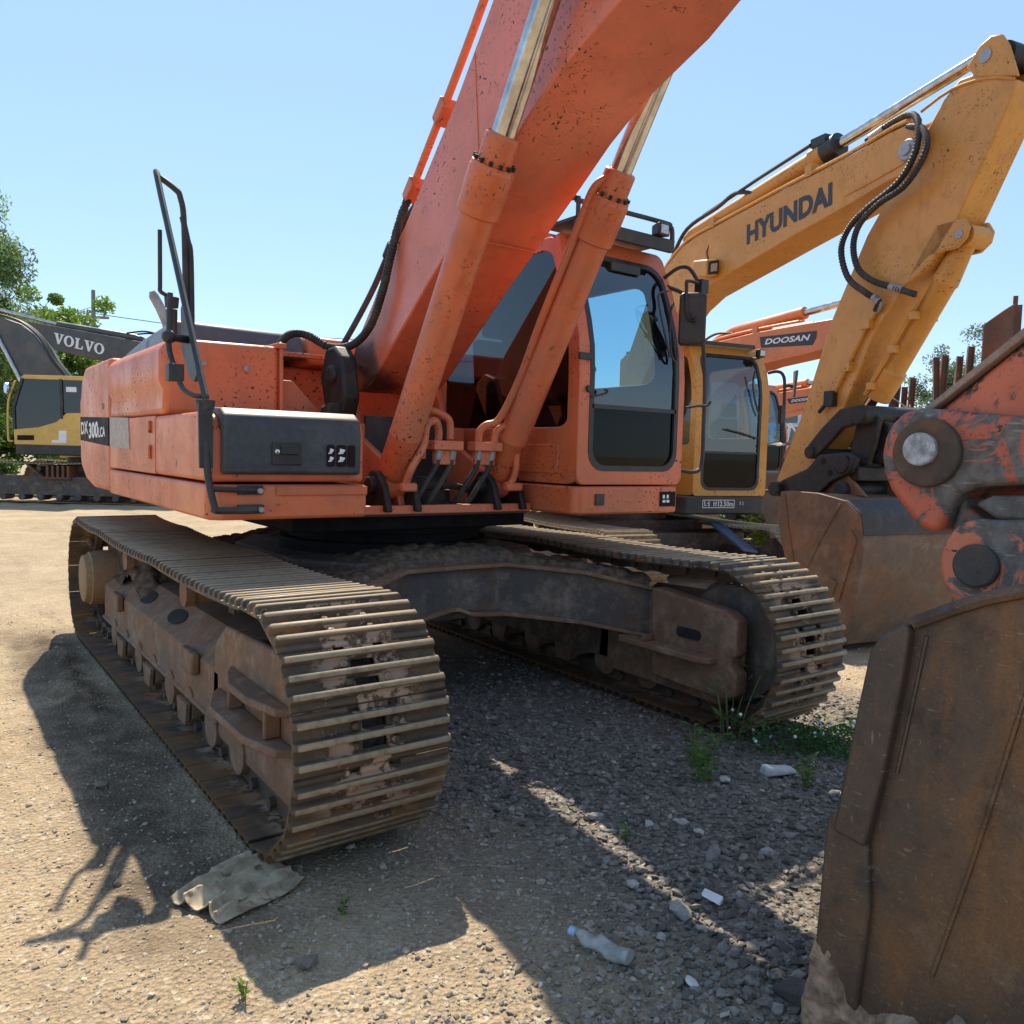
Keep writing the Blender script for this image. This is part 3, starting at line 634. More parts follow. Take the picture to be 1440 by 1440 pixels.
# ------------------------------------------------------------------ tracks
def track_path(yf, yr, zf, zr, rad, carriers, sag, zb=.03, step=.01):
    # closed loop (y, z): along the ground to the rear, round the sprocket, back on top, round the idler
    P = []
    for i in range(61): t = i/60; P.append((yf+(yr-yf)*t, zb))
    for i in range(1, 61): a = -math.pi/2+math.pi*i/60; P.append((yr+rad*math.cos(a), zr+rad*math.sin(a)))
    tops = [(yr, zr+rad)]+[(c, zc) for c, zc in carriers]+[(yf, zf+rad)]
    for (a, za), (b, zb_) in zip(tops[:-1], tops[1:]):
        for i in range(1, 31):
            t = i/30; P.append((a+(b-a)*t, za+(zb_-za)*t-4*sag*t*(1-t)*abs(a-b)))
    for i in range(1, 61): a = math.pi/2+math.pi*i/60; P.append((yf+rad*math.cos(a), zf+rad*math.sin(a)))
    return P
def along(P, n):
    Q = P+[P[0]]; L = [0]
    for a, b in zip(Q[:-1], Q[1:]): L.append(L[-1]+math.hypot(b[0]-a[0], b[1]-a[1]))
    out = []; k = 0
    for i in range(n):
        s = L[-1]*(i+.5)/n
        while L[k+1] < s: k += 1
        t = (s-L[k])/max(1e-9, L[k+1]-L[k]); out.append((Q[k][0]+(Q[k+1][0]-Q[k][0])*t, Q[k][1]+(Q[k+1][1]-Q[k][1])*t))
    return out, L[-1]/n
def shoe_mesh(w, pitch, holes=True, hb=.032):
    h = w/2; p2 = pitch/2
    prof = [(-p2+.003, -.006), (-p2+.010, .0), (-p2+.016, .001)]
    for b in (-.071, -.002, .067):
        b = b*pitch/.217
        prof += [(b-.015, .0), (b-.0115, hb-.004), (b-.0075, hb), (b+.0075, hb), (b+.0115, hb-.004), (b+.015, .0)]
        if b < .05: prof += [(b+.019, -.003), (b+.051, -.003)]
    prof += [(p2-.014, .0), (p2-.008, .0), (p2-.002, -.006)]
    xs_ = [-h, -h+.012, -.115, -.100, -.055, -.048, .048, .055, .100, .115, h-.012, h] if holes else [-h, -h+.012, h-.012, h]
    V = []; 
    for s, n in prof:
        for i, x in enumerate(xs_):
            k = n
            if n >= hb-.005 and i in (0, len(xs_)-1): k = hb*.55     # bar ends are rounded off
            V.append((x, s, k))
    m = len(xs_); F = []
    for a in range(len(prof)-1):
        sm = .5*(prof[a][0]+prof[a+1][0]); valley = abs(prof[a][1]+.003) < .0015 and abs(prof[a+1][1]+.003) < .0015
        for i in range(m-1):
            xm = .5*(xs_[i]+xs_[i+1])
            if holes and valley and abs(xm) < .048: continue                      # slot in the middle
            if holes and a == 0 and .055 < abs(xm) < .100: continue               # notches at the shoe edge
            if holes and a in (1, 2) and .055 < abs(xm) < .100: continue
            F.append((a*m+i, a*m+i+1, (a+1)*m+i+1, (a+1)*m+i))
    nv = len(V); VB = [(x, s_, min(-.0135, n-.008)) for x, s_, n in V]; allf = [f for f in F]+[tuple(nv+i for i in f[::-1]) for f in F]; cnt = {}
    for f in F:
        for i in range(4): e = (f[i], f[(i+1) % 4]); cnt[e] = 1
    for (p, q) in list(cnt):
        if (q, p) not in cnt: allf.append((q, p, nv+p, nv+q))
    me = bpy.data.meshes.new('track_shoe'); me.from_pydata(V+VB, [], allf)
    if holes:
        mb = MB()
        for s in (-.036, .033):
            for x in (-.078, .078): mb.rod([((x, s*pitch/.217, -.006), .0155), ((x, s*pitch/.217, .012), .0155), ((x, s*pitch/.217, .018), .010)], 8)
        V2 = [v.co[:] for v in me.vertices]; F2 = [tuple(p.vertices) for p in me.polygons]; o = len(V2)
        me2 = bpy.data.meshes.new('track_shoe'); me2.from_pydata(V2+[tuple(p) for p in mb.v], [], F2+[tuple(i+o for i in f) for f in mb.f]); me = me2
    bm = bmesh.new(); bm.from_mesh(me); bmesh.ops.recalc_face_normals(bm, faces=bm.faces)
    for f in bm.faces: f.smooth = True
    for e in bm.edges:
        if len(e.link_faces) == 2 and e.calc_face_angle(0) > R(50): e.smooth = False
        if len(e.link_faces) != 2: e.smooth = False
    bm.to_mesh(me); bm.free(); me.materials.append(SHOE); return me
SHOE_ME = shoe_mesh(.60, .2185)
def track(root, x, sign):
    P = track_path(-2.03, 2.03, .478, .478, .448, [(1.12, .918), (-.42, .912)], .012)
    pts, pitch = along(P, 50); Q = P
    chain = MB()                                              # link rails inside the shoes
    inner = along(P, 200)[0]
    for xo in (-.10, .10):
        ring = []
        n = len(inner)
        for i in range(n):
            a = inner[i-1]; b = inner[(i+1) % n]; ty, tz = b[0]-a[0], b[1]-a[1]; l = math.hypot(ty, tz); ty /= l; tz /= l; ny, nz = tz, -ty
            y, z = inner[i]; d0 = .014; d1 = .085+.012*(i % 4 < 2)
            ring.append([(x+xo-.022, y-ny*d0, z-nz*d0), (x+xo+.022, y-ny*d0, z-nz*d0), (x+xo+.022, y-ny*d1, z-nz*d1), (x+xo-.022, y-ny*d1, z-nz*d1)])
        chain.loft(ring+[ring[0]], cap=False)
    for i in range(0, 50):
        y, z = pts[i]; a = pts[i-1]; b = pts[(i+1) % 50]; ty, tz = b[0]-a[0], b[1]-a[1]; l = math.hypot(ty, tz); ny, nz = tz/l, -ty/l
        c = (y-ny*.05+ty/l*.1, z-nz*.05+tz/l*.1); chain.cyl((x-.15, *c), (x+.15, *c), .026, seg=8)
    ch = build('track_chain', chain, LINK, root)
    for i in range(50):
        y, z = pts[i]; a = along_near(P, pts[i], pitch*.45); ty, tz = a; ny, nz = tz, -ty      # outward normal
        o = bpy.data.objects.new('track_shoe', SHOE_ME); COL.objects.link(o); o.parent = ch
        o.matrix_local = Matrix(((1,0,0,x),(0,ty,ny,y),(0,tz,nz,z),(0,0,0,1)))
    return ch
def along_near(P, p, d):
    n = len(P); k = min(range(n), key=lambda i: (P[i][0]-p[0])**2+(P[i][1]-p[1])**2)
    def walk(sg):
        j = k; L = 0; q = p
        while L < d:
            j = (j+sg) % n; L += math.hypot(P[j][0]-q[0], P[j][1]-q[1]); q = P[j]
        return q
    a = walk(-1); b = walk(1); ty, tz = b[0]-a[0], b[1]-a[1]; l = math.hypot(ty, tz); return ty/l, tz/l

EX = empty('excavator', (0,0,0), label='big orange crawler excavator with charcoal tool box and raised boom, the nearest machine', cat='excavator')
for cx, sg in ((-1.3, -1), (1.3, 1)):
    track(EX, cx, sg)
    o_, i_ = cx+sg*.145, cx-sg*.215         # outer and inner face of the side frame
    # box-section side frame: flat outer web, sloping shoulder, flange below
    sec = [(o_, .20), (o_+sg*.018, .20), (o_+sg*.018, .225), (o_, .225), (o_, .455), (o_-sg*.17, .585), (i_, .60), (i_, .20)]
    fm = MB().pry(sec, -1.12, 1.80)
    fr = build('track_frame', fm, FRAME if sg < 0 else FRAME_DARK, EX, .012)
    # idler guard: deep end plates on both sides with two curved ribs
    gd = MB()
    for xx in (o_-sg*.035, i_):
        gd.prx([(-1.02,.20),(-1.05,.58),(-1.22,.70),(-1.85,.72),(-2.14,.66),(-2.20,.44),(-2.16,.20),(-2.05,.13),(-1.15,.14)], xx, xx+sg*.035)
    build('idler_guard', gd, FRAME, fr, .012)
    rb = MB()
    for z, y0, y1, d in ((.50, -1.30, -2.06, .10), (.355, -1.12, -2.10, .125)):
        rb.prz([(o_, y0), (o_+sg*d*.5, y0-.10), (o_+sg*d, y0-.28), (o_+sg*d, y1+.25), (o_+sg*d*.55, y1+.03), (o_, y1)], z, z+.035)
    for y in (-1.50, -1.95): rb.prx([(y,.39),(y+.022,.39),(y+.022,.50),(y,.50)], o_, o_+sg*.07)
    build('guard_rib', rb, FRAME, fr, .008)
    if sg > 0:                                  # inner side of the far frame: bolted box, lower ledge
        ib = MB().prx([(-1.60,.22),(-1.58,.74),(-1.62,.755),(-2.14,.70),(-2.22,.66),(-2.22,.46),(-2.19,.45),(-2.19,.39),(-2.23,.37),(-2.23,.24),(-2.14,.20)], i_-.10, i_+.01)
        build('idler_housing', ib, FRAME, fr, .018)
        ll = MB().prz([(i_-.10,-1.30),(i_-.20,-1.42),(i_-.20,-2.02),(i_-.16,-2.10),(i_-.10,-2.10)], .400, .435); ll.box(i_-.19, i_-.11, -1.62, -1.60, .435, .475)
        build('ledge', ll, FRAME, fr, .006)
        sl_ = MB().prx(rr(-1.98,-1.80,.50,.56,.028), i_-.108, i_-.098); build('slot', sl_, BLACKP, fr)
    # idler, sprocket, rollers, final drive
    build('idler', MB().rod([((cx-.11,-2.03,.478),.30),((cx-.10,-2.03,.478),.335),((cx-.045,-2.03,.478),.345),((cx-.04,-2.03,.478),.375),((cx+.04,-2.03,.478),.375),((cx+.045,-2.03,.478),.345),((cx+.10,-2.03,.478),.335),((cx+.11,-2.03,.478),.30)], 40), FRAME_DARK, fr)
    sp = []
    for i in range(46): r = .375 if i % 2 else .335; a = 2*math.pi*i/46; sp.append((2.03+r*math.cos(a), .478+r*math.sin(a)))
    build('sprocket', MB().prx(sp, cx-.03, cx+.03), LINK, fr)
    build('final_drive', MB().rod([((i_,2.03,.478),.20),((o_-sg*.02,2.03,.478),.215),((o_+sg*.07,2.03,.478),.205),((o_+sg*.075,2.03,.478),.195),((o_+sg*.115,2.03,.478),.18),((o_+sg*.12,2.03,.478),.165)], 36), m_steel('drive_cover', (.30,.19,.10), (.36,.19,.08), .5, (.42,.30,.19), .5, .8, .1, .2), fr)
    rm = MB(); rg = MB()
    for i in range(8):
        y = -1.42+i*.40; rm.rod([((cx-.16,y,.165),.07),((cx-.155,y,.165),.10),((cx-.085,y,.165),.10),((cx-.08,y,.165),.082),((cx+.08,y,.165),.082),((cx+.085,y,.165),.10),((cx+.155,y,.165),.10),((cx+.16,y,.165),.07)], 16)
        pass
    for i in (0,1,2):
        y = -.62+i*.80
        for s_ in (-.19, .165): rg.prx([(y-.10,.20),(y-.07,.085),(y+.07,.085),(y+.10,.20)], cx+s_, cx+s_+.02)
    build('roller', rm, FRAME, fr); build('roller_guard', rg, FRAME, fr)
    cr = MB()
    for y in (1.12, -.42): cr.rod([((cx-.13,y,.73),.075),((cx-.08,y,.73),.075),((cx-.08,y,.73),.062),((cx+.08,y,.73),.062),((cx+.08,y,.73),.075),((cx+.13,y,.73),.075)], 18); cr.box(min(cx-sg*.20, cx-sg*.13), max(cx-sg*.20, cx-sg*.13), y-.05, y+.05, .56, .74)
    build('carrier_roller', cr, FRAME, fr)
    st = MB()
    for y in (1.18, -.70):
        st.prx([(y-.11,.37),(y+.11,.37),(y+.11,.485),(y-.11,.485)], o_+sg*.001, o_+sg*.045)
    build('step_bracket', st, FRAME, fr, .012)
    ov = MB()
    for y in (.72, -.02):
        c = Vector((o_-sg*.085, y, .522)); nrm = Vector((sg*.13, 0, .17)).normalized(); tx = Vector((0,1,0)); ty_ = nrm.cross(tx)
        ring = lambda k, off: [c+nrm*off+tx*(.15*k*math.cos(2*math.pi*i/24))+ty_*(.055*k*math.sin(2*math.pi*i/24)) for i in range(24)]
        ov.loft([ring(1, .0015), ring(1, .003)])
    build('oval_opening', ov, m_plain('opening_dark', (.008,.007,.006), .9), fr)
    # soil heaped on top of the frame
    gx_, gy_ = np.meshgrid(np.linspace(-.22, .10, 26), np.linspace(.62, 1.72, 60)); zz = .572+.02*vnoise(gx_*9, gy_*7, 61)+.012*vnoise(gx_*31, gy_*29, 62)+.02*np.cos(gx_*6)-.10*np.clip(gx_-.02, 0, 1)*4*0
    zz = zz-.06*np.clip((.95-gy_)/.33, 0, 1)+.17*np.exp(-((gy_-1.12)/.22)**2)*np.exp(-((gx_+.02)/.15)**2)*(1+.25*vnoise(gx_*20, gy_*20, 63)); zz = np.where(gx_ > .0, zz-(gx_)*.75, zz)
    Vv = np.stack([cx+sg*gx_, gy_, zz], -1).reshape(-1, 3); ii = np.arange(26*60).reshape(60, 26); Fq = np.stack([ii[:-1,:-1], ii[:-1,1:], ii[1:,1:], ii[1:,:-1]], -1).reshape(-1, 4)
    npmesh('soil_heap', Vv, Fq if sg > 0 else Fq[:, ::-1], SOIL, fr, smooth=True)
# ------------------------------------------------------------------ lower body
cb = MB()
cb.prz([(-.62,-.88),(.62,-.88),(.86,-.5),(.86,.5),(.62,.88),(-.62,.88),(-.86,.5),(-.86,-.5)], .52, .90)
for sx_ in (-1, 1):
    for sy_ in (-1, 1):
        n = Vector((sx_*.55, sy_*1.05, 0)).normalized()
        A = Vector((sx_*.35, sy_*.93, 0)); B = Vector((sx_*1.11, sy_*1.50, 0)); W = Vector((0, -sy_*.42, 0))
        def sect(p, zt, zb_): return [p+Vector((0,0,zb_)), p+Vector((0,0,zt)), p+W+Vector((0,0,zt)), p+W+Vector((0,0,zb_))]
        cb.loft([sect(A-Vector((sx_*.36,0,0)), .85, .585), sect(A, .848, .54), sect(A.lerp(B, .5), .812, .50), sect(B, .72, .42)])
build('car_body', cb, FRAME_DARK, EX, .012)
fl = MB()                                    # welded flanges on the front beam
for zt, d in ((0, .012), (1, .012)):
    pts = []
    for x, y, zT, zB in ((-1.11,-1.50,.72,.42),(-.73,-1.215,.812,.50),(-.35,-.93,.848,.54),(-.06,-.93,.85,.60),(0,-.93,.852,.60),(.1,-.93,.85,.56),(.35,-.93,.848,.54),(.73,-1.215,.812,.50),(1.09,-1.48,.72,.42)):
        pts.append((x, y, zT if zt == 0 else zB))
    fl.loft([[(x,y-.05,z-.011),(x,y-.05,z+.013),(x,y+.06,z+.013),(x,y+.06,z-.011)] for x,y,z in pts])
build('beam_flange', fl, FRAME, EX, .004)
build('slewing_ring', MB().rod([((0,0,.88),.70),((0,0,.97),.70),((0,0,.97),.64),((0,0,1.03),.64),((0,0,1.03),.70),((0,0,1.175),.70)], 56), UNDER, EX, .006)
gx_, gy_ = np.meshgrid(np.linspace(-1.12, 1.12, 120), np.linspace(-1.45, 1.2, 110))
edge = -.93-np.clip(np.abs(gx_)-.35, 0, 2)*.75; zz = .925-np.clip(np.abs(gx_)-.35, 0, 2)*.17+.016*vnoise(gx_*5, gy_*5, 71)+.014*vnoise(gx_*17, gy_*17, 72)+.008*vnoise(gx_*39, gy_*39, 73)
zz = zz+.045*np.exp(-(((gx_-.05)/.6)**2+((gy_+.72)/.16)**2))-.11*np.exp(-((gy_-edge)/.06)**2); zz = np.where(gy_ < edge+.01, .3, zz)
Vv = np.stack([gx_, gy_, zz], -1).reshape(-1, 3); ii = np.arange(zz.size).reshape(zz.shape); Fq = np.stack([ii[:-1,:-1], ii[:-1,1:], ii[1:,1:], ii[1:,:-1]], -1).reshape(-1, 4)
keep = (zz.reshape(-1)[Fq] > .5).all(1); npmesh('caked_soil', Vv, Fq[keep], SOIL, EX, smooth=True)

# ------------------------------------------------------------------ upper structure
xl, xr = -1.49, 1.49
pf = MB()
pf.prz([(xl,1.30),(xl,-1.06),(xl+.06,-1.12),(-.68,-1.12),(-.68,-.60),(-.55,-.60),(-.55,1.3)], 1.182, 1.352)
pf.box(-.55, .56, -.30, 1.3, 1.17, 1.30); pf.box(.56, 1.40, .4, 1.3, 1.182, 1.352)
build('platform', pf, ORANGE, EX, .018)
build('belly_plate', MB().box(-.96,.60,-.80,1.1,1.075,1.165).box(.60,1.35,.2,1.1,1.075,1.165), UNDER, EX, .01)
build('lip_plate', MB().box(-.66, .55, -.93, -.88, 1.175, 1.225), ORANGE_WORN, EX, .006)
cs = MB().prz(rr(.57, 1.475, -1.34, .60, .07, 5), 1.178, 1.350)
cskirt = build('cab_skirt', cs, ORANGE, EX, .014)
ns = MB(); 
build('socket_plate', MB().box(.72, .79, -1.352, -1.338, 1.235, 1.305), BLACKP, cskirt, .003)
build('warning_sticker', MB().prx([(-1.0,1.0)]*0 or [(-1.347,1.22),(-1.341,1.22),(-1.341,1.315),(-1.347,1.315)], 1.28, 1.42), DECAL, cskirt)
for k in (0,1): build('sticker_mark', MB().box(1.30+k*.036, 1.325+k*.036, -1.350, -1.347, 1.245, 1.262).box(1.300+k*.036, 1.318+k*.036, -1.350, -1.347, 1.272, 1.295), WHITE, cskirt)
# fuel tank and tool box
ft = build('fuel_tank', MB().prx([(-1.10,1.365),(-1.10,1.60),(-1.06,1.675),(-.98,1.70),(-.07,1.695),(-.07,1.365)], xl, -.69), ORANGE, EX, .022, seg=3)
tb = build('tool_box', MB().prx([(-1.10,1.40),(-1.155,1.405),(-1.16,1.62),(-1.145,1.68),(-1.09,1.715),(-.95,1.722),(-.78,1.722),(-.78,1.69),(-1.02,1.68),(-1.10,1.60)], -1.435, -.735), COVER, EX, .022, seg=3)
build('latch', MB().prx([(-1.168,1.45),(-1.160,1.45),(-1.160,1.56),(-1.168,1.56)], -1.205, -1.06).box(-1.165,-1.075,-1.178,-1.168,1.50,1.545), BLACKP, tb, .004)
build('lock', MB().rod([((-1.185,-1.168,1.515),.012),((-1.185,-1.180,1.515),.012),((-1.185,-1.182,1.515),.007)], 14), CHROME, tb)
for k, (x0, wd) in enumerate(((-.925,.042),(-.872,.05),(-.812,.040))):
    mb = MB(); mb.slab([(x, -1.1645, z) for x, z in rr(x0, x0+wd, 1.445, 1.555, .012)], (0, .006, 0)); build('warning_decal', mb, DECAL, tb)
    if k < 2:
        mk = MB()
        for z in (1.475, 1.515): mk.slab([(x0+.012,-1.1665,z),(x0+wd-.012,-1.1665,z+.004),(x0+wd-.006,-1.1665,z+.016),(x0+.016,-1.1665,z+.022)], (0,.002,0)); mk.slab([(x0+.006,-1.1665,z-.006),(x0+wd-.018,-1.1665,z-.004),(x0+wd-.014,-1.1665,z+.001),(x0+.006,-1.1665,z)], (0,.002,0))
        build('decal_mark', mk, WHITE, tb)
build('bumper_strip', MB().prx([(-1.121,1.30),(-1.132,1.30),(-1.132,1.345),(-1.121,1.345)], -1.17, -.685), ORANGE_WORN, EX, .003)
# engine side panels (with waist step) and counterweight
def side_shell(y0, y1, bottom, x_in, top=2.125, rear=False):
    prof = [(x_in, bottom), (xl+.004, bottom), (xl+.010, 1.84), (xl-.012, 1.885), (xl-.012, 2.045), (xl+.012, 2.098), (xl+.07, top), (x_in, top+.01)]
    return MB().loft([[(x, y0, z) for x, z in prof], [(x, y1, z) for x, z in prof]])
hd = build('hood', side_shell(-.24, 1.288, 1.70, -.83), ORANGE, EX, .035, seg=3)
build('side_panel', MB().box(xl+.004, -.9, -.045, 1.288, 1.365, 1.698), ORANGE, EX, .006)
bl = MB()
for x, z in ((-1.27,1.995),(-1.03,1.985)): bl.rod([((x,-.24,z),.016),((x,-.252,z),.016),((x,-.254,z),.009)], 10)
build('bolt', bl, PIN, hd)
cw = MB(); prof = [(1.30,1.19),(1.30,2.135),(2.30,2.135),(2.46,2.06),(2.52,1.92),(2.565,1.885),(2.565,1.40),(2.50,1.32),(2.30,1.235),(2.0,1.19)]
sec = []
for x, k in ((xl+.012,1.0),(xl-.004,1.0)): pass
cwp = []
for xx, sh in ((xl,.0),(-1.2,.0),(-.7,.22),(0,.30),(.7,.22),(1.2,.0),(xr,.0)):
    cwp.append([(xx, y+(sh*(y-1.3)/1.265), z) for y, z in prof])
cwo = build('counterweight', MB().loft(cwp), ORANGE, EX, .04, seg=3)
build('model_band', MB().prx([(1.315,1.515),(2.52,1.555),(2.52,1.745),(1.315,1.715)], xl-.003, xl+.01), DECAL, cwo)
build('faded_sticker', MB().prx([(.62,1.50),(.66,1.70),(1.27,1.715),(1.27,1.515)], xl-.002, xl+.02), SILVER, EX)
text('model_lettering', 'DX', WHITE, cwo, (xl, 2.46, 1.60), (0,-1,.02), (0,.1,1), .33, .10, .006, .03)
text('model_lettering', '300', WHITE, cwo, (xl, 2.10, 1.565), (0,-1,.02), (0,-.06,1), .40, .125, .006, .035)
text('model_lettering', 'LCA', WHITE, cwo, (xl, 1.68, 1.575), (0,-1,.02), (0,0,1), .26, .075, .006, .03)
lt = MB().rod([((xl+.006,1.52,1.80),.022),((xl-.010,1.52,1.80),.022),((xl-.012,1.52,1.80),.012)], 14); build('panel_latch', lt, PIN, cwo)
build('panel_hinge', MB().cyl((xl-.004,.05,1.45),(xl-.004,.05,1.53),.010,seg=10).cyl((xl-.004,.05,1.60),(xl-.004,.05,1.67),.010,seg=10), ORANGE_WORN, EX)
build('tank_cap', MB().rod([((-1.30,-.45,1.69),.055),((-1.30,-.45,1.735),.055),((-1.30,-.45,1.745),.045)], 20), BLACKP, ft)
eh = MB().loft([[(-1.34,.28,2.13),(-.45,.28,2.13),(-.45,2.05,2.13),(-1.34,2.05,2.13)],[(-1.30,.32,2.305),(-.47,.32,2.295),(-.47,1.62,2.33),(-1.18,1.62,2.33)]])
build('engine_cover', eh, HOODTOP, EX, .03)
build('engine_cover_panel', MB().loft([[(-.44,.28,2.10),(.56,.28,2.10),(.56,2.05,2.10),(-.44,2.05,2.10)],[(-.44,.32,2.295),(.5,.32,2.295),(.5,1.62,2.33),(-.44,1.62,2.33)]]), ORANGE, EX, .03)
build('body_panel', MB().box(-.85, 1.45, .55, 1.288, 1.36, 2.10), ORANGE, EX, .02)
ex_ = MB().tube([(-1.10,1.20,2.26),(-1.13,1.19,2.40),(-1.18,1.17,2.50),(-1.225,1.15,2.57),(-1.238,1.145,2.60)], lambda q: .034 if q < .99 else .018, 16)
build('exhaust_pipe', ex_, m_plain('exhaust_metal', (.36,.37,.38), .6, .1, .3, .3), EX)
# inner end panel right of the hood, open frame on top
ep = MB().prx([(-.26,1.36),(-.26,2.13),(-.24,2.16),(.26,2.16),(.26,1.36)], -.835, -.815)
ep.box(-.83, -.30, .24, .26, 2.135, 2.165); ep.prx([(-.27,2.12),(.26,2.14),(.26,2.165),(-.27,2.15)], -.85, -.80)
build('end_panel', ep, ORANGE_WORN, EX, .004)
build('bulkhead', MB().box(-.815, .50, .28, .31, 1.30, 1.62).box(-.815, -.60, -.10, .28, 1.30, 1.74).loft([[(-.81,-.1,1.7),(-.45,-.1,1.7),(-.45,-.05,1.7),(-.81,-.05,1.7)],[(-.81,-.1,1.95),(-.70,-.1,1.95),(-.70,-.05,1.95),(-.81,-.05,1.95)]]), ORANGE_WORN, EX, .008)
# boom foot lugs
lg = MB()
for sx_ in (-1, 1):
    lg.prx([(-.86,1.20),(-.78,1.42),(-.30,1.62),(-.10,2.08),(.02,2.12),(.12,2.06),(.28,1.55),(.30,1.20)], sx_*.325-.022, sx_*.325+.022)
    lg.prx([(-.30,1.30),(-.30,1.70),(.10,1.70),(.10,1.30)], sx_*.345-.10, sx_*.345+.10)
build('boom_lug', lg, ORANGE_WORN, EX, .01)
gl_ = MB().prx([(-.30,1.72),(-.36,1.86),(-.33,1.98),(-.30,2.10),(-.20,2.18),(-.06,2.17),(.02,2.0),(-.05,1.80),(-.18,1.73)], -.47, -.36)
gl_.prx([(-.30,1.60),(-.32,1.82),(-.20,1.80),(-.16,1.62)], -.56, -.46).rod([((-.50,-.19,2.0),.06),((-.33,-.19,2.0),.06)], 18)
build('greasy_bracket', gl_, GREASE, EX, .02)
ck = MB()
for sx_ in (-1, 1):
    for d in (-.115, .075): ck.prx([(-.98,1.19),(-.92,1.34),(-.84,1.42),(-.76,1.42),(-.66,1.33),(-.60,1.19)], sx_*.375+d, sx_*.375+d+.04)
    ck.cyl((sx_*.375-.15,-.80,1.335), (sx_*.375+.15,-.80,1.335), .052, seg=20)
build('cylinder_lug', ck, GREASE, EX, .01)
build('swivel', MB().cyl((-.05,-.62,1.17), (-.05,-.62,1.30), .16, seg=24).cyl((-.05,-.62,1.30), (-.05,-.62,1.38), .12, .10, 24).tube([(-.2,-.75,1.30),(-.1,-.80,1.33),(.05,-.8,1.33),(.2,-.75,1.30)], .02, 8, smooth=4), GREASE, EX)
build('floor_well', MB().box(-.66, .56, -.88, -.30, 1.16, 1.18).box(-.30, .30, -.31, -.28, 1.18, 1.75), BLACKP, EX)

# ------------------------------------------------------------------ boom
top = [(-.02,2.14),(-.10,2.255),(-.29,2.44),(-.61,2.75),(-.97,3.105),(-1.25,3.38),(-1.57,3.75),(-1.92,4.12),(-2.30,4.42),(-2.78,4.64),(-3.4,4.70),(-4.6,4.58),(-5.55,4.42),(-5.75,4.30)]
bot = [(-5.78,4.14),(-5.62,4.02),(-4.6,3.88),(-3.5,3.66),(-2.95,3.53),(-2.66,3.46),(-2.50,3.37),(-2.12,3.23),(-1.88,3.09),(-1.66,2.93),(-.99,2.47),(-.56,2.15),(-.36,2.00),(-.20,1.92),(-.08,1.91),(0,1.96),(.03,2.06)]
bw = .262
bmb = MB().prx(top+bot, -bw, bw)
boom = build('boom', bmb, ORANGE_BOOM, EX, .010)
sm_ = MB()
for (a, b) in (((-1.42,3.55),(-1.50,2.83)),):        # weld seam on the side plate
    sm_.tube([(-bw-.001,a[0],a[1]),(-bw-.001,b[0],b[1])], .004, 6)
sm_.tube([(-.255,-1.30,2.665),(.255,-1.30,2.665)], .005, 6); build('weld_seam', sm_, ORANGE, boom)
pp = MB(); px_ = -.235
pl_ = [(px_,-2.55,4.72),(px_,-2.2,4.50),(px_,-1.75,4.14),(px_,-1.36,3.70),(px_,-1.10,3.42),(px_,-.80,3.11),(px_,-.70,3.0)]
pp.tube(pl_, .022, 10, smooth=4)
pp.tube([(px_+.10,y+.0,z+.02) for _, y, z in pl_]+[(px_+.10,-.5,2.86),(px_+.10,-.2,2.56),(px_+.10,.02,2.36),(px_+.10,.06,2.25)], .024, 10, smooth=4)
boom_pipe = build('boom_pipe', pp, ORANGE, boom)
cl_ = MB()
for y, z in ((-1.05,3.365),(-.72,3.03),(-1.55,3.92)):
    cl_.loft([[(px_-.035,y+.045,z-.005),(px_+.14,y+.045,z-.005),(px_+.14,y-.045,z+.085),(px_-.035,y-.045,z+.085)],[(px_-.035,y+.01,z-.06),(px_+.14,y+.01,z-.06),(px_+.14,y-.08,z+.02),(px_-.035,y-.08,z+.02)]])
build('pipe_clamp', cl_, ORANGE_WORN, boom, .008)
hs = MB()
hs.tube([(px_-.01,-.71,3.0),(-.275,-.66,2.86),(-.30,-.60,2.66),(-.315,-.54,2.48),(-.325,-.40,2.29),(-.36,-.22,2.19),(-.44,-.06,2.185),(-.56,.02,2.255),(-.66,.06,2.25),(-.74,.04,2.16),(-.77,.02,2.06)], lambda q: .0265 if int(q*330) % 3 else .0225, 12, smooth=33)
hs.tube([(px_+.09,-.66,3.02),(-.16,-.42,2.86),(-.15,-.10,2.60),(-.2,.04,2.40),(-.28,.10,2.22)], .02, 10, smooth=6)
hs.tube([(-.05,-.80,3.22),(-.06,-.55,3.05),(-.08,-.30,2.85),(-.1,-.02,2.50),(-.12,.10,2.30)], .018, 8, smooth=6)
build('boom_hose', hs, RUBBER, boom)
ft_ = MB()
for q in ((-.06,-.62,3.06),(-.07,-.45,2.95),(-.16,-.36,2.82)): ft_.rod([((q[0],q[1],q[2]),.032),((q[0],q[1]+.07,q[2]-.07),.032)], 8)
build('hose_fitting', ft_, GREASE, boom)
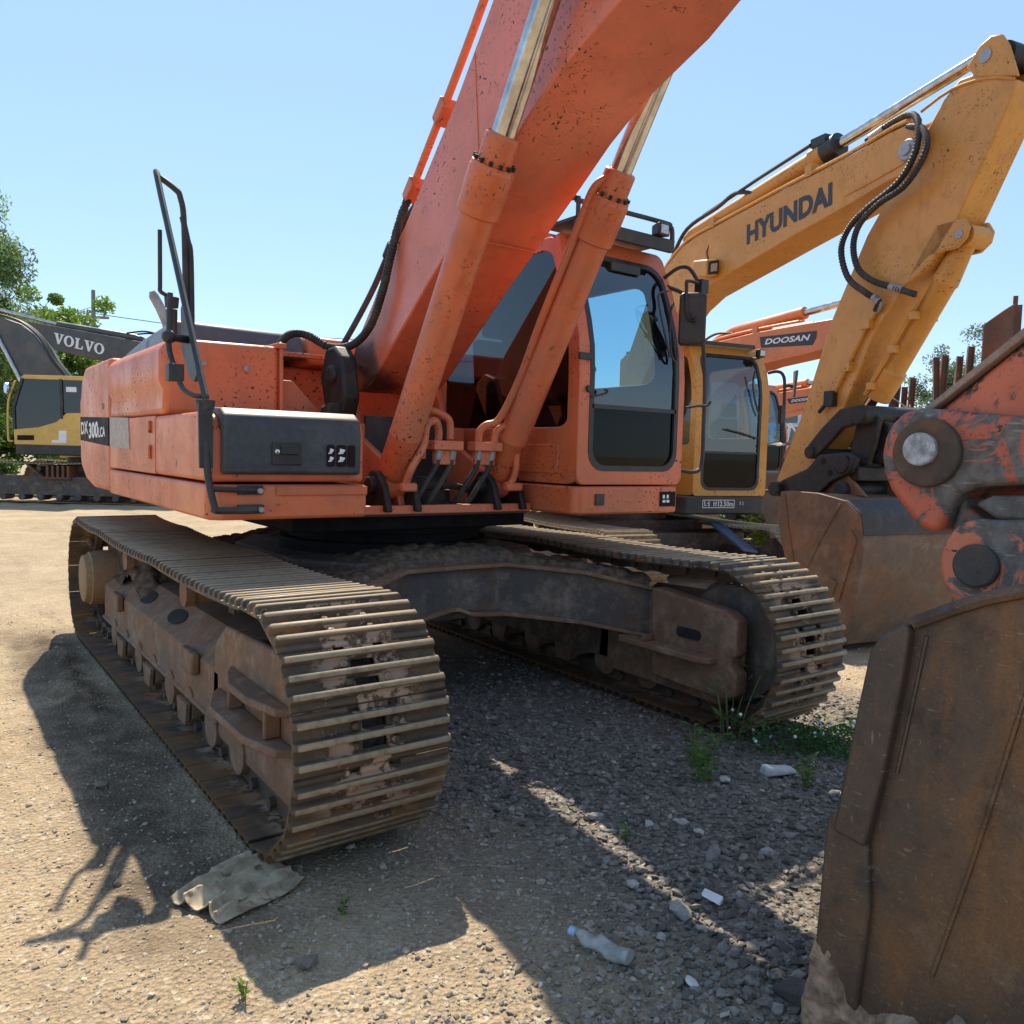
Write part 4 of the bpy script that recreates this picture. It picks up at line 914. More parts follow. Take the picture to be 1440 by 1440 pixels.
# hidden arm-cylinder on top of the boom, arm and bucket folded back towards the machine
build('arm_cylinder', MB().rod([((0,-2.4,4.72),.10),((0,-4.2,5.0),.10)], 20), ORANGE, EX)
build('arm_rod', MB().rod([((0,-4.2,5.0),.055),((0,-5.95,5.28),.055)], 16), CHROME, EX)
for sx_ in (-1, 1):
    x = sx_*.372
    A = Vector((x,-.775,1.335)); Bv = Vector((x,-2.23,3.60)); d = (Bv-A).normalized(); P_ = lambda t: A+d*t; L = (Bv-A).length
    bc = build('boom_cylinder', MB().rod([(P_(.06),.070),(P_(.10),.091),(P_(.34),.0915),(P_(.345),.094),(P_(.36),.091),(P_(1.60),.091),(P_(1.605),.107),(P_(1.70),.108),(P_(1.705),.110),(P_(1.82),.110),(P_(1.825),.106),(P_(1.84),.106),(P_(1.845),.084),(P_(1.97),.083),(P_(1.98),.074)], 36), ORANGE_WORN, EX, .004)
    nb_ = MB(); u0 = d.orthogonal().normalized(); w0 = d.cross(u0)
    for i in range(12): a = 2*math.pi*i/12; c = P_(1.845)+(u0*math.cos(a)+w0*math.sin(a))*.096; nb_.cyl(c, c+d*.018, .011, seg=6)
    build('head_bolt', nb_, GREASE, bc)
    build('rod', MB().rod([(P_(1.95),.058),(P_(L),.058)], 28), CHROME, bc)
    build('rod_eye', MB().cyl((x-.07,Bv.y,Bv.z), (x+.07,Bv.y,Bv.z), .10, seg=24), ORANGE, bc, .01)
    build('foot_eye', MB().cyl((x-.07,-.775,1.335), (x+.07,-.775,1.335), .085, seg=24), ORANGE_WORN, bc, .01)
    # hydraulic pipe that runs up the barrel, manifold and bent pipe at the foot
    s1 = -sx_
    n1 = Vector((s1*.8, 0, 0)); side = Vector((0, -d.z, d.y))
    hp = MB()
    if sx_ > 0:
        hp.tube([(.14,-.93,1.60),(.14,-.94,1.66),(.17,-.96,1.70),(.235,-1.0,1.735),(.27,-1.10,1.90),(.272,-1.20,2.05),(.262,-1.35,2.28),(.262,-1.62,2.69),(.265,-1.75,2.90),(.31,-1.80,2.96)], .0225, 12, smooth=6)
        hp.tube([(.23,-.97,1.60),(.235,-.98,1.665),(.29,-.99,1.70),(.35,-1.0,1.68),(.375,-.995,1.60),(.385,-.985,1.45),(.375,-.955,1.36),(.33,-.95,1.34)], .021, 12, smooth=6)
    else:
        hp.tube([(-.14,-.93,1.60),(-.145,-.94,1.66),(-.18,-.96,1.71),(-.24,-.97,1.68),(-.28,-1.0,1.56),(-.345,-.99,1.44),(-.36,-.95,1.35)], .0225, 12, smooth=6)
        hp.tube([(-.06,-.93,1.61),(-.06,-.93,1.68),(-.08,-.93,1.73),(-.16,-.92,1.765),(-.28,-.91,1.78),(-.34,-1.0,1.83)], .0225, 12, smooth=6)
    build('hydraulic_pipe', hp, ORANGE_WORN, bc)
    mf = MB(); mx0 = .08 if sx_ > 0 else -.20
    mf.box(mx0, mx0+.20, -.99, -.90, 1.545, 1.60); mf.box(mx0+.03, mx0+.17, -.95, -.91, 1.46, 1.545); mf.box(-.45 if sx_ < 0 else .25, -.20 if sx_ < 0 else .45, -.90, -.86, 1.49, 1.56)
    build('manifold', mf, ORANGE_WORN, bc, .006)
    fh = MB()
    for k in (0, 1):
        q = mx0+.055+k*.095; fh.tube([(q,-.945,1.55),(q-.01,-.94,1.46),(q-.06*1-.02,-.92,1.33),(q-.12,-.85,1.22),(q-.13,-.72,1.20)], .0165, 10, smooth=6)
    build('flexible_hose', fh, RUBBER, bc)
    fc = MB()
    for k in (0, 1): q = mx0+.055+k*.095; fc.rod([((q,-.945,1.545),.024),((q-.004,-.942,1.505),.024),((q-.006,-.941,1.49),.020)], 8)
    build('hose_ferrule', fc, PIN, bc)
    build('port_flange', MB().box(x-.03+(-.02 if sx_ > 0 else .0), x+.07, -.99, -.93, 1.305, 1.355), ORANGE_WORN, bc, .012)

# ------------------------------------------------------------------ arm
ax_ = .235
ap = [(-3.83,1.675),(-4.06,1.865),(-4.6,2.44),(-5.30,3.90),(-5.55,4.62),(-5.80,5.30),(-6.0,5.36),(-6.12,5.20),(-6.10,4.55),(-5.95,4.10),(-5.55,3.1),(-5.0,1.95),(-4.70,1.62),(-4.40,1.58),(-3.95,1.60)]

CAST = m_paint('worn_casting', (.52,.10,.045), chips=1., dust=.4, dustcol=(.12,.09,.07), rough=.45, seed=22.3, worn=.42)
ARM_P = m_paint('dirty_arm_paint', (.55,.12,.05), chips=1., dust=.3, seed=27., worn=.05, worncol=(.05,.035,.03))
arm = build('arm', MB().prx(ap, -ax_, ax_), ARM_P, EX, .012)
pc = MB(); pc.prx([(-3.82,1.678),(-4.07,1.878),(-4.66,2.51),(-4.645,2.524),(-4.057,1.895),(-3.81,1.694)], -ax_-.02, ax_+.02)
build('arm_edge_plate', pc, m_steel('worn_edge', (.35,.25,.2), (.3,.16,.1), .4, (.45,.36,.28), .4, .6, .2), arm, .004)
# cast end of the arm: round boss, body with a hollow below, lip
ce = MB()
body = [(-3.875,1.687),(-4.10,1.662),(-4.75,1.63),(-4.75,1.47),(-4.30,1.478),(-4.10,1.487),(-3.99,1.478),(-3.945,1.455),(-3.918,1.41),(-3.905,1.362)]
arc = [(-3.887,1.340),(-3.835,1.358),(-3.782,1.415),(-3.748,1.457),(-3.724,1.505),(-3.715,1.56),(-3.722,1.61),(-3.742,1.65),(-3.775,1.680),(-3.825,1.692)]
ce.prx(body+arc, -.305, .305)
casting = build('arm_end', ce, CAST, EX, .022, seg=3)
lo_ = MB().prx([(-3.93,1.46),(-3.945,1.42),(-4.0,1.38),(-4.2,1.345),(-4.75,1.35),(-4.75,1.16),(-4.1,1.20),(-3.95,1.26),(-3.90,1.34)], -.25, .25)
build('link_housing', lo_, m_paint('dark_red_casting', (.36,.065,.035), chips=1., dust=.4, dustcol=(.10,.08,.06), seed=25., worn=.5), EX, .02)
mp_ = MB().prx([(-3.975,1.43),(-4.02,1.455),(-4.15,1.462),(-4.75,1.45),(-4.75,1.37),(-4.2,1.385),(-4.03,1.395)], -.285, -.23)
build('link_rib', mp_, CAST, EX, .012)
build('collar', MB().rod([((-.300,-3.855,1.565),.096),((-.318,-3.855,1.565),.096),((-.325,-3.855,1.565),.090)], 44), m_steel('dirty_collar', (.07,.055,.045), (.20,.09,.04), .6, (.25,.19,.13), .4, .7, .2), EX, .004)
pin = MB().rod([((-.30,-3.778,1.580),.079),((-.352,-3.778,1.580),.079),((-.360,-3.778,1.580),.070)], 36); pin.rod([((-.32,-3.79,1.575),.098),((-.330,-3.79,1.575),.098),((-.334,-3.79,1.575),.092)], 36)
build('arm_pin', MB().rod([((-.30,-3.846,1.575),.046),((-.340,-3.846,1.575),.046),((-.344,-3.846,1.575),.042)], 36), m_plain('scratched_pin', (.40,.40,.42), .6, .1, .45, .8, .7, scale=40), EX)
# ------------------------------------------------------------------ bucket
bk = empty('bucket', (0,0,0)); bk.parent = EX
bx = .72
sp_ = [(-3.905,.62),(-3.955,.95),(-3.975,1.075),(-3.995,1.12),(-4.07,1.175),(-4.28,1.275),(-4.6,1.33),(-4.95,1.24),(-5.2,1.0),(-5.3,.65),(-5.2,.33),(-4.95,.10),(-4.5,.0),(-3.87,.0)]
sd_ = MB().prx(sp_, -bx, -bx+.035).prx(sp_, bx-.035, bx)
bside = build('side_plate', sd_, RUSTB, bk, .006)
sh_ = MB(); cv = [(-4.02,1.15),(-4.28,1.27),(-4.6,1.325),(-4.95,1.235),(-5.2,.995),(-5.3,.65),(-5.2,.33),(-4.95,.10),(-4.5,.005),(-3.85,.005)]
inn = [(y+(.03 if y < -4.6 else 0), z-(.03 if z > .6 else -.03)) for y, z in cv]
sh_.prx(cv+inn[::-1], -bx+.036, bx-.036); build('shell', sh_, RUSTB, bk, .004)
# raised wear bar up the front edge and side cutter below, rim on top
wb = MB().prx([(-3.898,.61),(-3.948,.95),(-3.968,1.08),(-3.992,1.125),(-4.05,1.165),(-4.062,1.15),(-4.055,1.06),(-4.02,.80),(-3.985,.60)], -bx-.030, -bx+.01)
build('wear_bar', wb, RUSTB, bk, .016, seg=3)
sc_ = MB().prx([(-3.902,.66),(-3.875,.635),(-3.85,.0),(-3.97,.0),(-4.0,.45),(-3.985,.62)], -bx-.020, -bx+.015)
build('side_cutter', sc_, RUSTB, bk, .008)
rim = MB().tube([(-bx-.004,-4.06,1.165),(-bx-.004,-4.28,1.272),(-bx-.004,-4.6,1.328),(-bx-.004,-4.95,1.24)], .016, 8, smooth=4)
rim.tube([(-bx-.001,-4.04,.80),(-bx-.001,-4.07,1.0),(-bx-.001,-4.09,1.14)], .005, 6)
rim.tube([(-bx-.001,-4.29,1.0),(-bx-.001,-4.22,.66),(-bx-.001,-4.15,.36)], .006, 6, smooth=3); rim.tube([(-bx-.001,-4.35,1.24),(-bx-.001,-4.31,1.1),(-bx-.001,-4.29,1.0)], .005, 6)
build('weld_bead', rim, RUSTB, bk)
tt = MB()
for i in range(5):
    x = -.58+i*.29; tt.loft([[(x-.05,-3.87,.0),(x+.05,-3.87,.0),(x+.05,-3.87,.09),(x-.05,-3.87,.09)],[(x-.045,-3.66,.005),(x+.045,-3.66,.005),(x+.045,-3.66,.02),(x-.045,-3.66,.02)]])
build('tooth', tt, PINDARK, bk, .006)
er = MB()
for x0 in (-.31, .25):
    er.prx([(-4.008+.102*math.cos(R(a)), 1.268+.125*math.sin(R(a))) for a in range(100, -61, -14)]+[(-4.10,1.12),(-4.6,1.2),(-4.9,1.2),(-4.7,1.41),(-4.25,1.41)], x0, x0+.06)
EAR = m_paint('worn_ear', (.58,.15,.07), chips=1., dust=.4, seed=33.4, worn=.5)
build('bucket_ear', er, EAR, bk, .014, seg=3)
build('bucket_pin', MB().rod([((-.330,-4.008,1.268),.052),((-.326,-4.008,1.268),.058),((.33,-4.008,1.268),.058)], 36), PINDARK, bk)
# clay stuck to the lower corner of the side plate
yy, zz_ = np.meshgrid(np.linspace(-4.32, -3.86, 150), np.linspace(-.02, .36, 120)); t_ = .16+.13*vnoise(yy*7, zz_*0, 81)+.05*vnoise(yy*19, zz_*0, 82)+.10*np.exp(-((yy+3.9)/.06)**2)
dd = np.clip((t_-zz_)/.05, -1, 1); th = np.where(dd > 0, .012+.022*np.minimum(dd, 1)+.020*vnoise(yy*14, zz_*14, 83)+.012*np.abs(vnoise(yy*31, zz_*31, 84))+.006*vnoise(yy*70, zz_*70, 85), -.02)
Vv = np.stack([-bx-.012-th, yy, zz_], -1).reshape(-1, 3); ii = np.arange(yy.size).reshape(yy.shape); Fq = np.stack([ii[:-1,:-1], ii[1:,:-1], ii[1:,1:], ii[:-1,1:]], -1).reshape(-1, 4)
npmesh('mud', Vv, Fq, CLAY, bk, smooth=True)
# ------------------------------------------------------------------ cab (used by every machine)
SEAT = m_plain('worn_seat_fabric', (.20,.17,.145), .9, 0, .3, .3)
def make_cab(root, x0, x1, yfr, yre, zb, zt, paint, ws, sw, brk, lean=.26, kink=2.1, glass=GLASS, detail=True, wall=.03, door_bottom=None, gl_side=None, dw=(.10,.66), dtop=None):
    """x0..x1 boom side to outer side, yfr front (negative), yre rear, zb..zt height.
    ws = (x_lo, x_hi, z_lo, z_hi) of the windscreen hole, sw = (t0, t1, z_lo, z_hi) of the side window (t runs front 0 .. rear 1)."""
    H = zt-zb
    yf = lambda z: yfr+lean*max(0., (z-kink)/(zt-kink))**1.5
    fx = lambda x, z: Vector((x, yf(z), z))
    side = lambda x, t, z: Vector((x, yf(z)+(yre-yf(z))*t, z))
    m = 7
    cabm = MB()
    o_f = rr(x0, x1, zb, zt, .05, 4, m); i_f = rr(ws[0], ws[1], ws[2], ws[3], .11, 4, m)
    cabm.holed([fx(*p) for p in o_f], [fx(*p) for p in i_f], (0, wall, 0))
    Lr = yre-yfr; DB = door_bottom or zb+.40*H; DT = dtop or sw[3]-.06
    for x, sgn in ((x0, 1), (x1, -1)):
        o_s = rr(0.012, 1, zb, zt-.02, .04, 4, m); i_s = rr(sw[0], sw[1], sw[2], sw[3], .055, 4, m) if x == x0 else rr(dw[0], dw[1], DB, DT, .07, 4, m)
        cabm.holed([side(x, *p) for p in o_s], [side(x, *p) for p in i_s], (sgn*wall, 0, 0))
    o_r = rr(x0, x1, zb, zt-.03, .05, 4, m); i_r = rr(x0+.12, x1-.14, zb+.42*H, zt-.24, .09, 4, m)
    cabm.holed([Vector((x, yre, z)) for x, z in o_r], [Vector((x, yre, z)) for x, z in i_r], (0, -wall, 0))
    cabm.prx([(yf(zt)+.02, zt-.03), (yf(zt)+.10, zt+.012), (yre-.10, zt+.02), (yre, zt-.04)], x0+.012, x1-.012)
    cab = build('cab', cabm, paint, root, .006, sharp=40)
    bl = MB(); bl.box(x0+.03, x1-.03, yfr+.035, yre-.035, zb+.005, zb+.03)
    bl.box(x0+.032, x1-.032, yre-.06, yre-.035, zb+.02, zb+.40*H)
    bl.box(x0+wall+.002, x0+wall+.012, yfr+.05, yre-.05, zb+.02, sw[2]-.02); bl.box(x1-wall-.012, x1-wall-.002, yfr+.05, yre-.05, zb+.02, DB-.01); bl.box(x0+wall, x1-wall, yf(zt)+.12, yre-.05, zt-.06, zt-.04)
    build('cab_floor', bl, BLACKIN, cab)
    tr = MB()
    tr.holed([side(x1, *p)-Vector((wall+.003,0,0)) for p in rr(.03, .97, zb+.02, zt-.05, .04, 4, m)], [side(x1, *p)-Vector((wall+.003,0,0)) for p in rr(dw[0]-.01, dw[1]+.01, DB-.01, DT+.01, .07, 4, m)], (-.012, 0, 0))
    tr.holed([Vector((x, yre-wall-.003, z)) for x, z in rr(x0+.02, x1-.02, zb+.02, zt-.05, .05, 4, m)], [Vector((x, yre-wall-.003, z)) for x, z in rr(x0+.115, x1-.135, zb+.415*H, zt-.235, .09, 4, m)], (0, -.012, 0))
    build('cab_trim', tr, BLACKIN, cab, sharp=50)
    # rubber seal round the windscreen
    sl = MB(); o2 = rr(ws[0]-.012, ws[1]+.012, ws[2]-.012, ws[3]+.012, .12, 4, m); i2 = rr(ws[0]+.022, ws[1]-.022, ws[2]+.022, ws[3]-.022, .10, 4, m)
    sl.holed([fx(*p)+Vector((0,-.004,0)) for p in o2], [fx(*p)+Vector((0,-.004,0)) for p in i2], (0, .02, 0)); build('window_seal', sl, BLACKP, cab, sharp=50)
    def pane(name, zlo, zhi, g, n=8):
        mb = MB(); rows = [zlo+(zhi-zlo)*i/n for i in range(n+1)]
        L_ = [fx(ws[0]+.005, z)+Vector((0,.012,0)) for z in rows]; R_ = [fx(ws[1]-.005, z)+Vector((0,.012,0)) for z in rows]
        vs_ = L_+R_; k = n+1; mb.add(vs_, [(i, i+1, k+i+1, k+i) for i in range(n)]); return build(name, mb, g, cab)
    pane('windscreen', brk, ws[3]-.004, glass); pane('lower_windscreen', ws[2]+.004, brk-.012, GLASS_L)
    build('windscreen_bar', MB().box(ws[0]+.01, ws[1]-.01, yf(brk)-.004, yf(brk)+.022, brk-.016, brk+.010), BLACKP, cab)
    for nm, x, g, z0 in (('side_window', x0+.012, gl_side or GLASS_S, sw[2]), ('door_window', x1-.012, GLASS_S, DB)):
        i_s = rr(sw[0]-.004, sw[1]+.004, z0-.01, sw[3]+.01, .055, 4, m) if nm == 'side_window' else rr(dw[0]-.004, dw[1]+.004, DB-.01, DT+.01, .07, 4, m); mb = MB(); mb.add([side(x, *p) for p in i_s], [tuple(range(len(i_s)))]); build(nm, mb, g, cab)
    mb = MB(); i_r2 = rr(x0+.115, x1-.135, zb+.415*H, zt-.235, .09, 4, m); mb.add([Vector((x, yre-.012, z)) for x, z in i_r2], [tuple(range(len(i_r2)))]); build('rear_window', mb, GLASS_S, cab)
    # driver's seat, console and levers
    cx = (x0+x1)/2; cy = yfr+.62*Lr
    se = MB().box(cx-.25, cx+.25, cy-.25, cy+.22, zb+.36, zb+.48).loft([[(cx-.24,cy+.16,zb+.46),(cx+.24,cy+.16,zb+.46),(cx+.24,cy+.28,zb+.46),(cx-.24,cy+.28,zb+.46)],[(cx-.22,cy+.27,zb+1.02),(cx+.22,cy+.27,zb+1.02),(cx+.22,cy+.36,zb+1.02),(cx-.22,cy+.36,zb+1.02)]])
    se.box(cx-.12, cx+.12, cy+.30, cy+.39, zb+1.05, zb+1.25).box(cx-.20, cx+.20, cy-.2, cy+.2, zb+.03, zb+.36)
    build('seat', se, SEAT, cab, .03)
    cn = MB()
    for s in (-1, 1): cn.box(cx+s*.36-.07, cx+s*.36+.07, cy-.38, cy+.15, zb+.03, zb+.58).tube([(cx+s*.36,cy-.30,zb+.58),(cx+s*.36,cy-.36,zb+.78)], .018, 8).ball((cx+s*.36,cy-.365,zb+.80), .03, 10, 6)
    cn.tube([(cx-.09,yfr+.40,zb+.03),(cx-.09,yfr+.30,zb+.62)], .014, 8).tube([(cx+.09,yfr+.40,zb+.03),(cx+.09,yfr+.30,zb+.62)], .014, 8).box(cx-.16, cx+.16, yfr+.28, yfr+.46, zb+.05, zb+.075)
    build('console', cn, BLACKIN, cab, .008)
    return cab, fx, yf

cabo, cfx, cyf = make_cab(EX, .57, 1.475, -1.34, .55, 1.36, 2.885, ORANGE, (.665, 1.405, 1.455, 2.775), (.055, .80, 1.705, 2.79), 1.835, gl_side=GLASS_D, door_bottom=2.03, dw=(.13,.60), dtop=2.70)
# recessed panel outline, hinges and stops on the boom side wall
build('wall_panel', MB().prx(rr(-1.17, -.62, 1.42, 1.60, .03), .562, .572), ORANGE, cabo, .004)
hg = MB().box(.555, .66, -1.352, -1.335, 2.10, 2.14).rod([((.64,-1.36,1.93),.022),((.64,-1.335,1.93),.022)], 10); build('window_stop', hg, BLACKP, cabo, .004)
wp = MB().tube([(1.33,-1.345,2.52),(1.29,-1.36,2.42),(1.31,-1.362,2.20),(1.36,-1.362,2.15),(1.365,-1.362,2.24)], .008, 6, smooth=3).tube([(1.33,-1.30,2.60),(1.22,-1.32,2.56),(1.215,-1.355,2.42),(1.30,-1.362,2.17)], .006, 6, smooth=3)
build('wiper_arm', wp, BLACKP, cabo)
build('visor', MB().loft([[(.66,-1.16,2.80),(1.40,-1.16,2.80),(1.40,-1.20,2.70),(.66,-1.20,2.70)],[(.66,-1.13,2.80),(1.40,-1.13,2.80),(1.40,-1.16,2.70),(.66,-1.16,2.70)]]) if False else MB().box(.95, 1.20, -1.17, -1.15, 2.70, 2.75), BLACKP, cabo)
# roof guard with work lamp
gd = MB(); yg = -1.22
gd.loft([[(.60,yg-.01,2.872),(1.435,yg-.01,2.872),(1.435,yg+.02,2.872),(.60,yg+.02,2.872)],[(.60,yg-.02,2.945),(1.435,yg-.02,2.945),(1.435,yg+.01,2.945),(.60,yg+.01,2.945)]])
gd.box(.60, 1.435, yg, yg+.30, 2.935, 2.955)
gd.tube([(.60,yg,3.045),(1.33,yg,3.05),(1.40,yg,3.035),(1.425,yg,3.01),(1.43,yg,2.90)], .016, 8, smooth=4)
for x in (.62, .92): gd.box(x-.012, x+.012, yg-.008, yg+.008, 2.93, 3.07)
gd.tube([(.60,yg,3.06),(.60,yg+.5,3.06),(.60,yg+.9,2.95)], .014, 8, smooth=3)
rg = build('roof_guard', gd, BLACKP, cabo, .003)
wl = build('work_lamp', MB().loft([[(1.245,yg-.06,2.945),(1.345,yg-.06,2.945),(1.345,yg-.06,3.03),(1.245,yg-.06,3.03)],[(1.255,yg+.02,2.955),(1.335,yg+.02,2.955),(1.335,yg+.02,3.02),(1.255,yg+.02,3.02)]]), BLACKP, cabo, .01)
build('lamp_lens', MB().box(1.262, 1.328, yg-.065, yg-.058, 2.96, 3.015), LAMP, wl, .004)
bk_ = MB().prx([(-.62,2.86),(-.66,3.02),(-.58,3.10),(-.50,3.02),(-.46,2.87)], .60, .68); build('roof_bracket', bk_, BLACKP, cabo, .02)
build('hood_corner', MB().box(.58,.78,-.9,-.3,2.87,2.93), ORANGE, cabo, .03)
# mirror, grab rail, door catch
mq = lambda k, z, d: [Vector((1.42,-1.43,z))+Vector((.68,-.73,0))*(sx*.085*k)+Vector((.73,.68,0))*(.028*sy*d) for sx, sy in ((-1,-1),(1,-1),(1,1),(-1,1))]
mr = MB().loft([mq(.8,2.25,.6), mq(1,2.275,1), mq(1,2.56,1), mq(.8,2.585,.6)])
mo = build('mirror', mr, BLACKP, cabo, .01)
build('mirror_arm', MB().tube([(1.44,-1.15,2.72),(1.47,-1.24,2.775),(1.50,-1.31,2.77),(1.51,-1.38,2.68),(1.49,-1.44,2.62)], .013, 8, smooth=4).tube([(1.40,-1.475,2.40),(1.37,-1.43,2.43),(1.365,-1.42,2.62),(1.38,-1.42,2.655),(1.47,-1.45,2.64)], .011, 8, smooth=3).rod([((1.36,-1.46,2.43),.024),((1.40,-1.45,2.43),.024)], 10).box(1.45,1.515,-1.47,-1.41,2.585,2.67), BLACKP, mo)
gr = MB().tube([(1.465,-1.30,1.46),(1.57,-1.36,1.445),(1.635,-1.37,1.50),(1.65,-1.36,1.75),(1.655,-1.35,2.05),(1.63,-1.33,2.35),(1.57,-1.28,2.58),(1.44,-1.16,2.67)], .014, 10, smooth=4)
build('grab_rail', gr, BLACKP, cabo)
build('door_catch', MB().tube([(1.49,-1.335,1.865),(1.56,-1.38,1.88),(1.62,-1.41,1.885),(1.64,-1.42,1.91)], .010, 6, smooth=2).box(1.485,1.50,-1.32,-1.30,1.78,1.95), BLACKP, cabo)
build('window_catch', MB().tube([(.655,-1.352,1.885),(.72,-1.37,1.90),(.755,-1.38,1.915),(.75,-1.38,1.93),(.735,-1.38,1.925)], .007, 6, smooth=2), BLACKP, cabo)
# ------------------------------------------------------------------ access handrail on the tank corner
hr = MB()
hr.tube([(-1.50,-1.10,1.76),(-1.49,-.62,2.36),(-1.49,-.16,2.975),(-1.475,-.13,3.0),(-1.40,-.16,2.945),(-1.375,-.17,2.90),(-1.355,-.17,2.74),(-1.345,-.17,2.10)], .0165, 10, smooth=5)
hr.tube([(-1.365,-.17,2.80),(-1.335,-.16,2.68),(-1.318,-.16,2.58),(-1.312,-.16,2.12)], .0165, 10, smooth=4)
hr.prx([(-.99,1.90),(-.71,2.25),(-.66,2.22),(-.67,2.02),(-.82,1.86),(-.90,1.84)], -1.498, -1.482) 
po = build('handrail', hr, BLACKP, EX)
build('rail_post', MB().tube([(-1.50,-1.10,1.765),(-1.505,-1.115,1.60),(-1.50,-1.14,1.40),(-1.475,-1.16,1.25),(-1.46,-1.165,1.235),(-1.28,-1.165,1.235)], .017, 10, smooth=4).tube([(-1.49,-1.15,1.335),(-1.28,-1.145,1.325)], .014, 8).box(-1.36,-1.24,-1.140,-1.125,1.305,1.35).box(-1.36,-1.24,-1.155,-1.12,1.215,1.258).rod([((-1.50,-1.10,1.70),.04),((-1.50,-1.10,1.745),.045)], 12).loft([[(-1.535,-1.135,1.43),(-1.475,-1.135,1.43),(-1.475,-1.12,1.43),(-1.535,-1.12,1.43)],[(-1.54,-1.135,1.73),(-1.475,-1.135,1.73),(-1.475,-1.115,1.73),(-1.54,-1.115,1.73)]]), BLACKP, EX, .003)
build('post_bolt', MB().cyl((-1.262,-1.168,1.325),(-1.262,-1.138,1.325),.014,seg=6).cyl((-1.262,-1.185,1.236),(-1.262,-1.15,1.236),.014,seg=6), PIN, EX)
ma = MB().tube([(-1.50,-1.10,1.765),(-1.54,-1.06,1.765),(-1.57,-.98,1.80),(-1.58,-.92,1.87)], .013, 8, smooth=4).tube([(-1.58,-.92,1.87),(-1.60,-.86,1.98),(-1.595,-.84,2.10),(-1.59,-.84,2.26)], .014, 8, smooth=4)
ma.ball((-1.60,-.85,2.05), .034, 10, 8).box(-1.625,-1.555,-.955,-.885,1.835,1.915).rod([((-1.595,-.84,2.05),.02),((-1.50,-.80,2.05),.02)], 10)
build('mirror_bracket', ma, BLACKP, EX, .004)
mu = MB().tube([(-1.47,-.20,2.36),(-1.49,-.2,2.375),(-1.49,-.2,2.42),(-1.49,-.2,2.70)], .012, 8, smooth=4).tube([(-1.47,-.20,2.36),(-1.43,-.20,2.34),(-1.41,-.2,2.32)], .012, 8, smooth=2).rod([((-1.43,-.2,2.29),.035),((-1.43,-.2,2.345),.04)], 10).rod([((-1.43,-.2,2.12),.028),((-1.43,-.2,2.28),.030)], 12)
build('camera_post', mu, BLACKP, EX)
# ------------------------------------------------------------------ the other machines
def far_track(root, x, L, h, w, zoff=0, mat=SHOE, n=46):
    rad = h/2-.025; P = track_path(-L, L, h/2+zoff, h/2+zoff, rad, [(.25*L, h-.03+zoff)], .012, zb=.025+zoff)
    pts, pitch = along(P, n); mb = MB(); hw = w/2
    for i in range(n):
        ty, tz = along_near(P, pts[i], pitch*.45); ny, nz = tz, -ty; y, z = pts[i]
        prof = [(-.5, -.010), (-.5, .0), (-.37, .0), (-.34, .028), (-.29, .028), (-.26, .0), (-.05, .0), (-.02, .028), (.03, .028), (.06, .0), (.27, .0), (.30, .028), (.35, .028), (.38, .0), (.49, .0), (.49, -.010)]
        mb.loft([[(xx, y+ty*s*pitch+ny*q, z+tz*s*pitch+nz*q) for s, q in prof] for xx in (x-hw, x+hw)])
    t = build('track', mb, mat, root)
    fm = MB().prx([(-L+.25, .20+zoff), (-L+.35, .52*h/.95+.1+zoff), (L-.3, .52*h/.95+.1+zoff), (L-.25, .20+zoff)], x-.17, x+.17)
    fm.cyl((x-.10,-L,h/2+zoff), (x+.10,-L,h/2+zoff), rad-.10, seg=32).cyl((x-.2,L,h/2+zoff), (x+.2,L,h/2+zoff), rad-.2, seg=28)
    nr = 8
    for i in range(nr): y = -L+.5+(2*L-1.0)*i/(nr-1); fm.cyl((x-.2,y,.15+zoff), (x+.2,y,.15+zoff), .085, seg=12)
    for q in (-.35, .35): fm.cyl((x-.19,q*L,h-.2+zoff), (x+.19,q*L,h-.2+zoff), .07, seg=12)
    build('frame', fm, FRAME_DARK, t, .012); return t
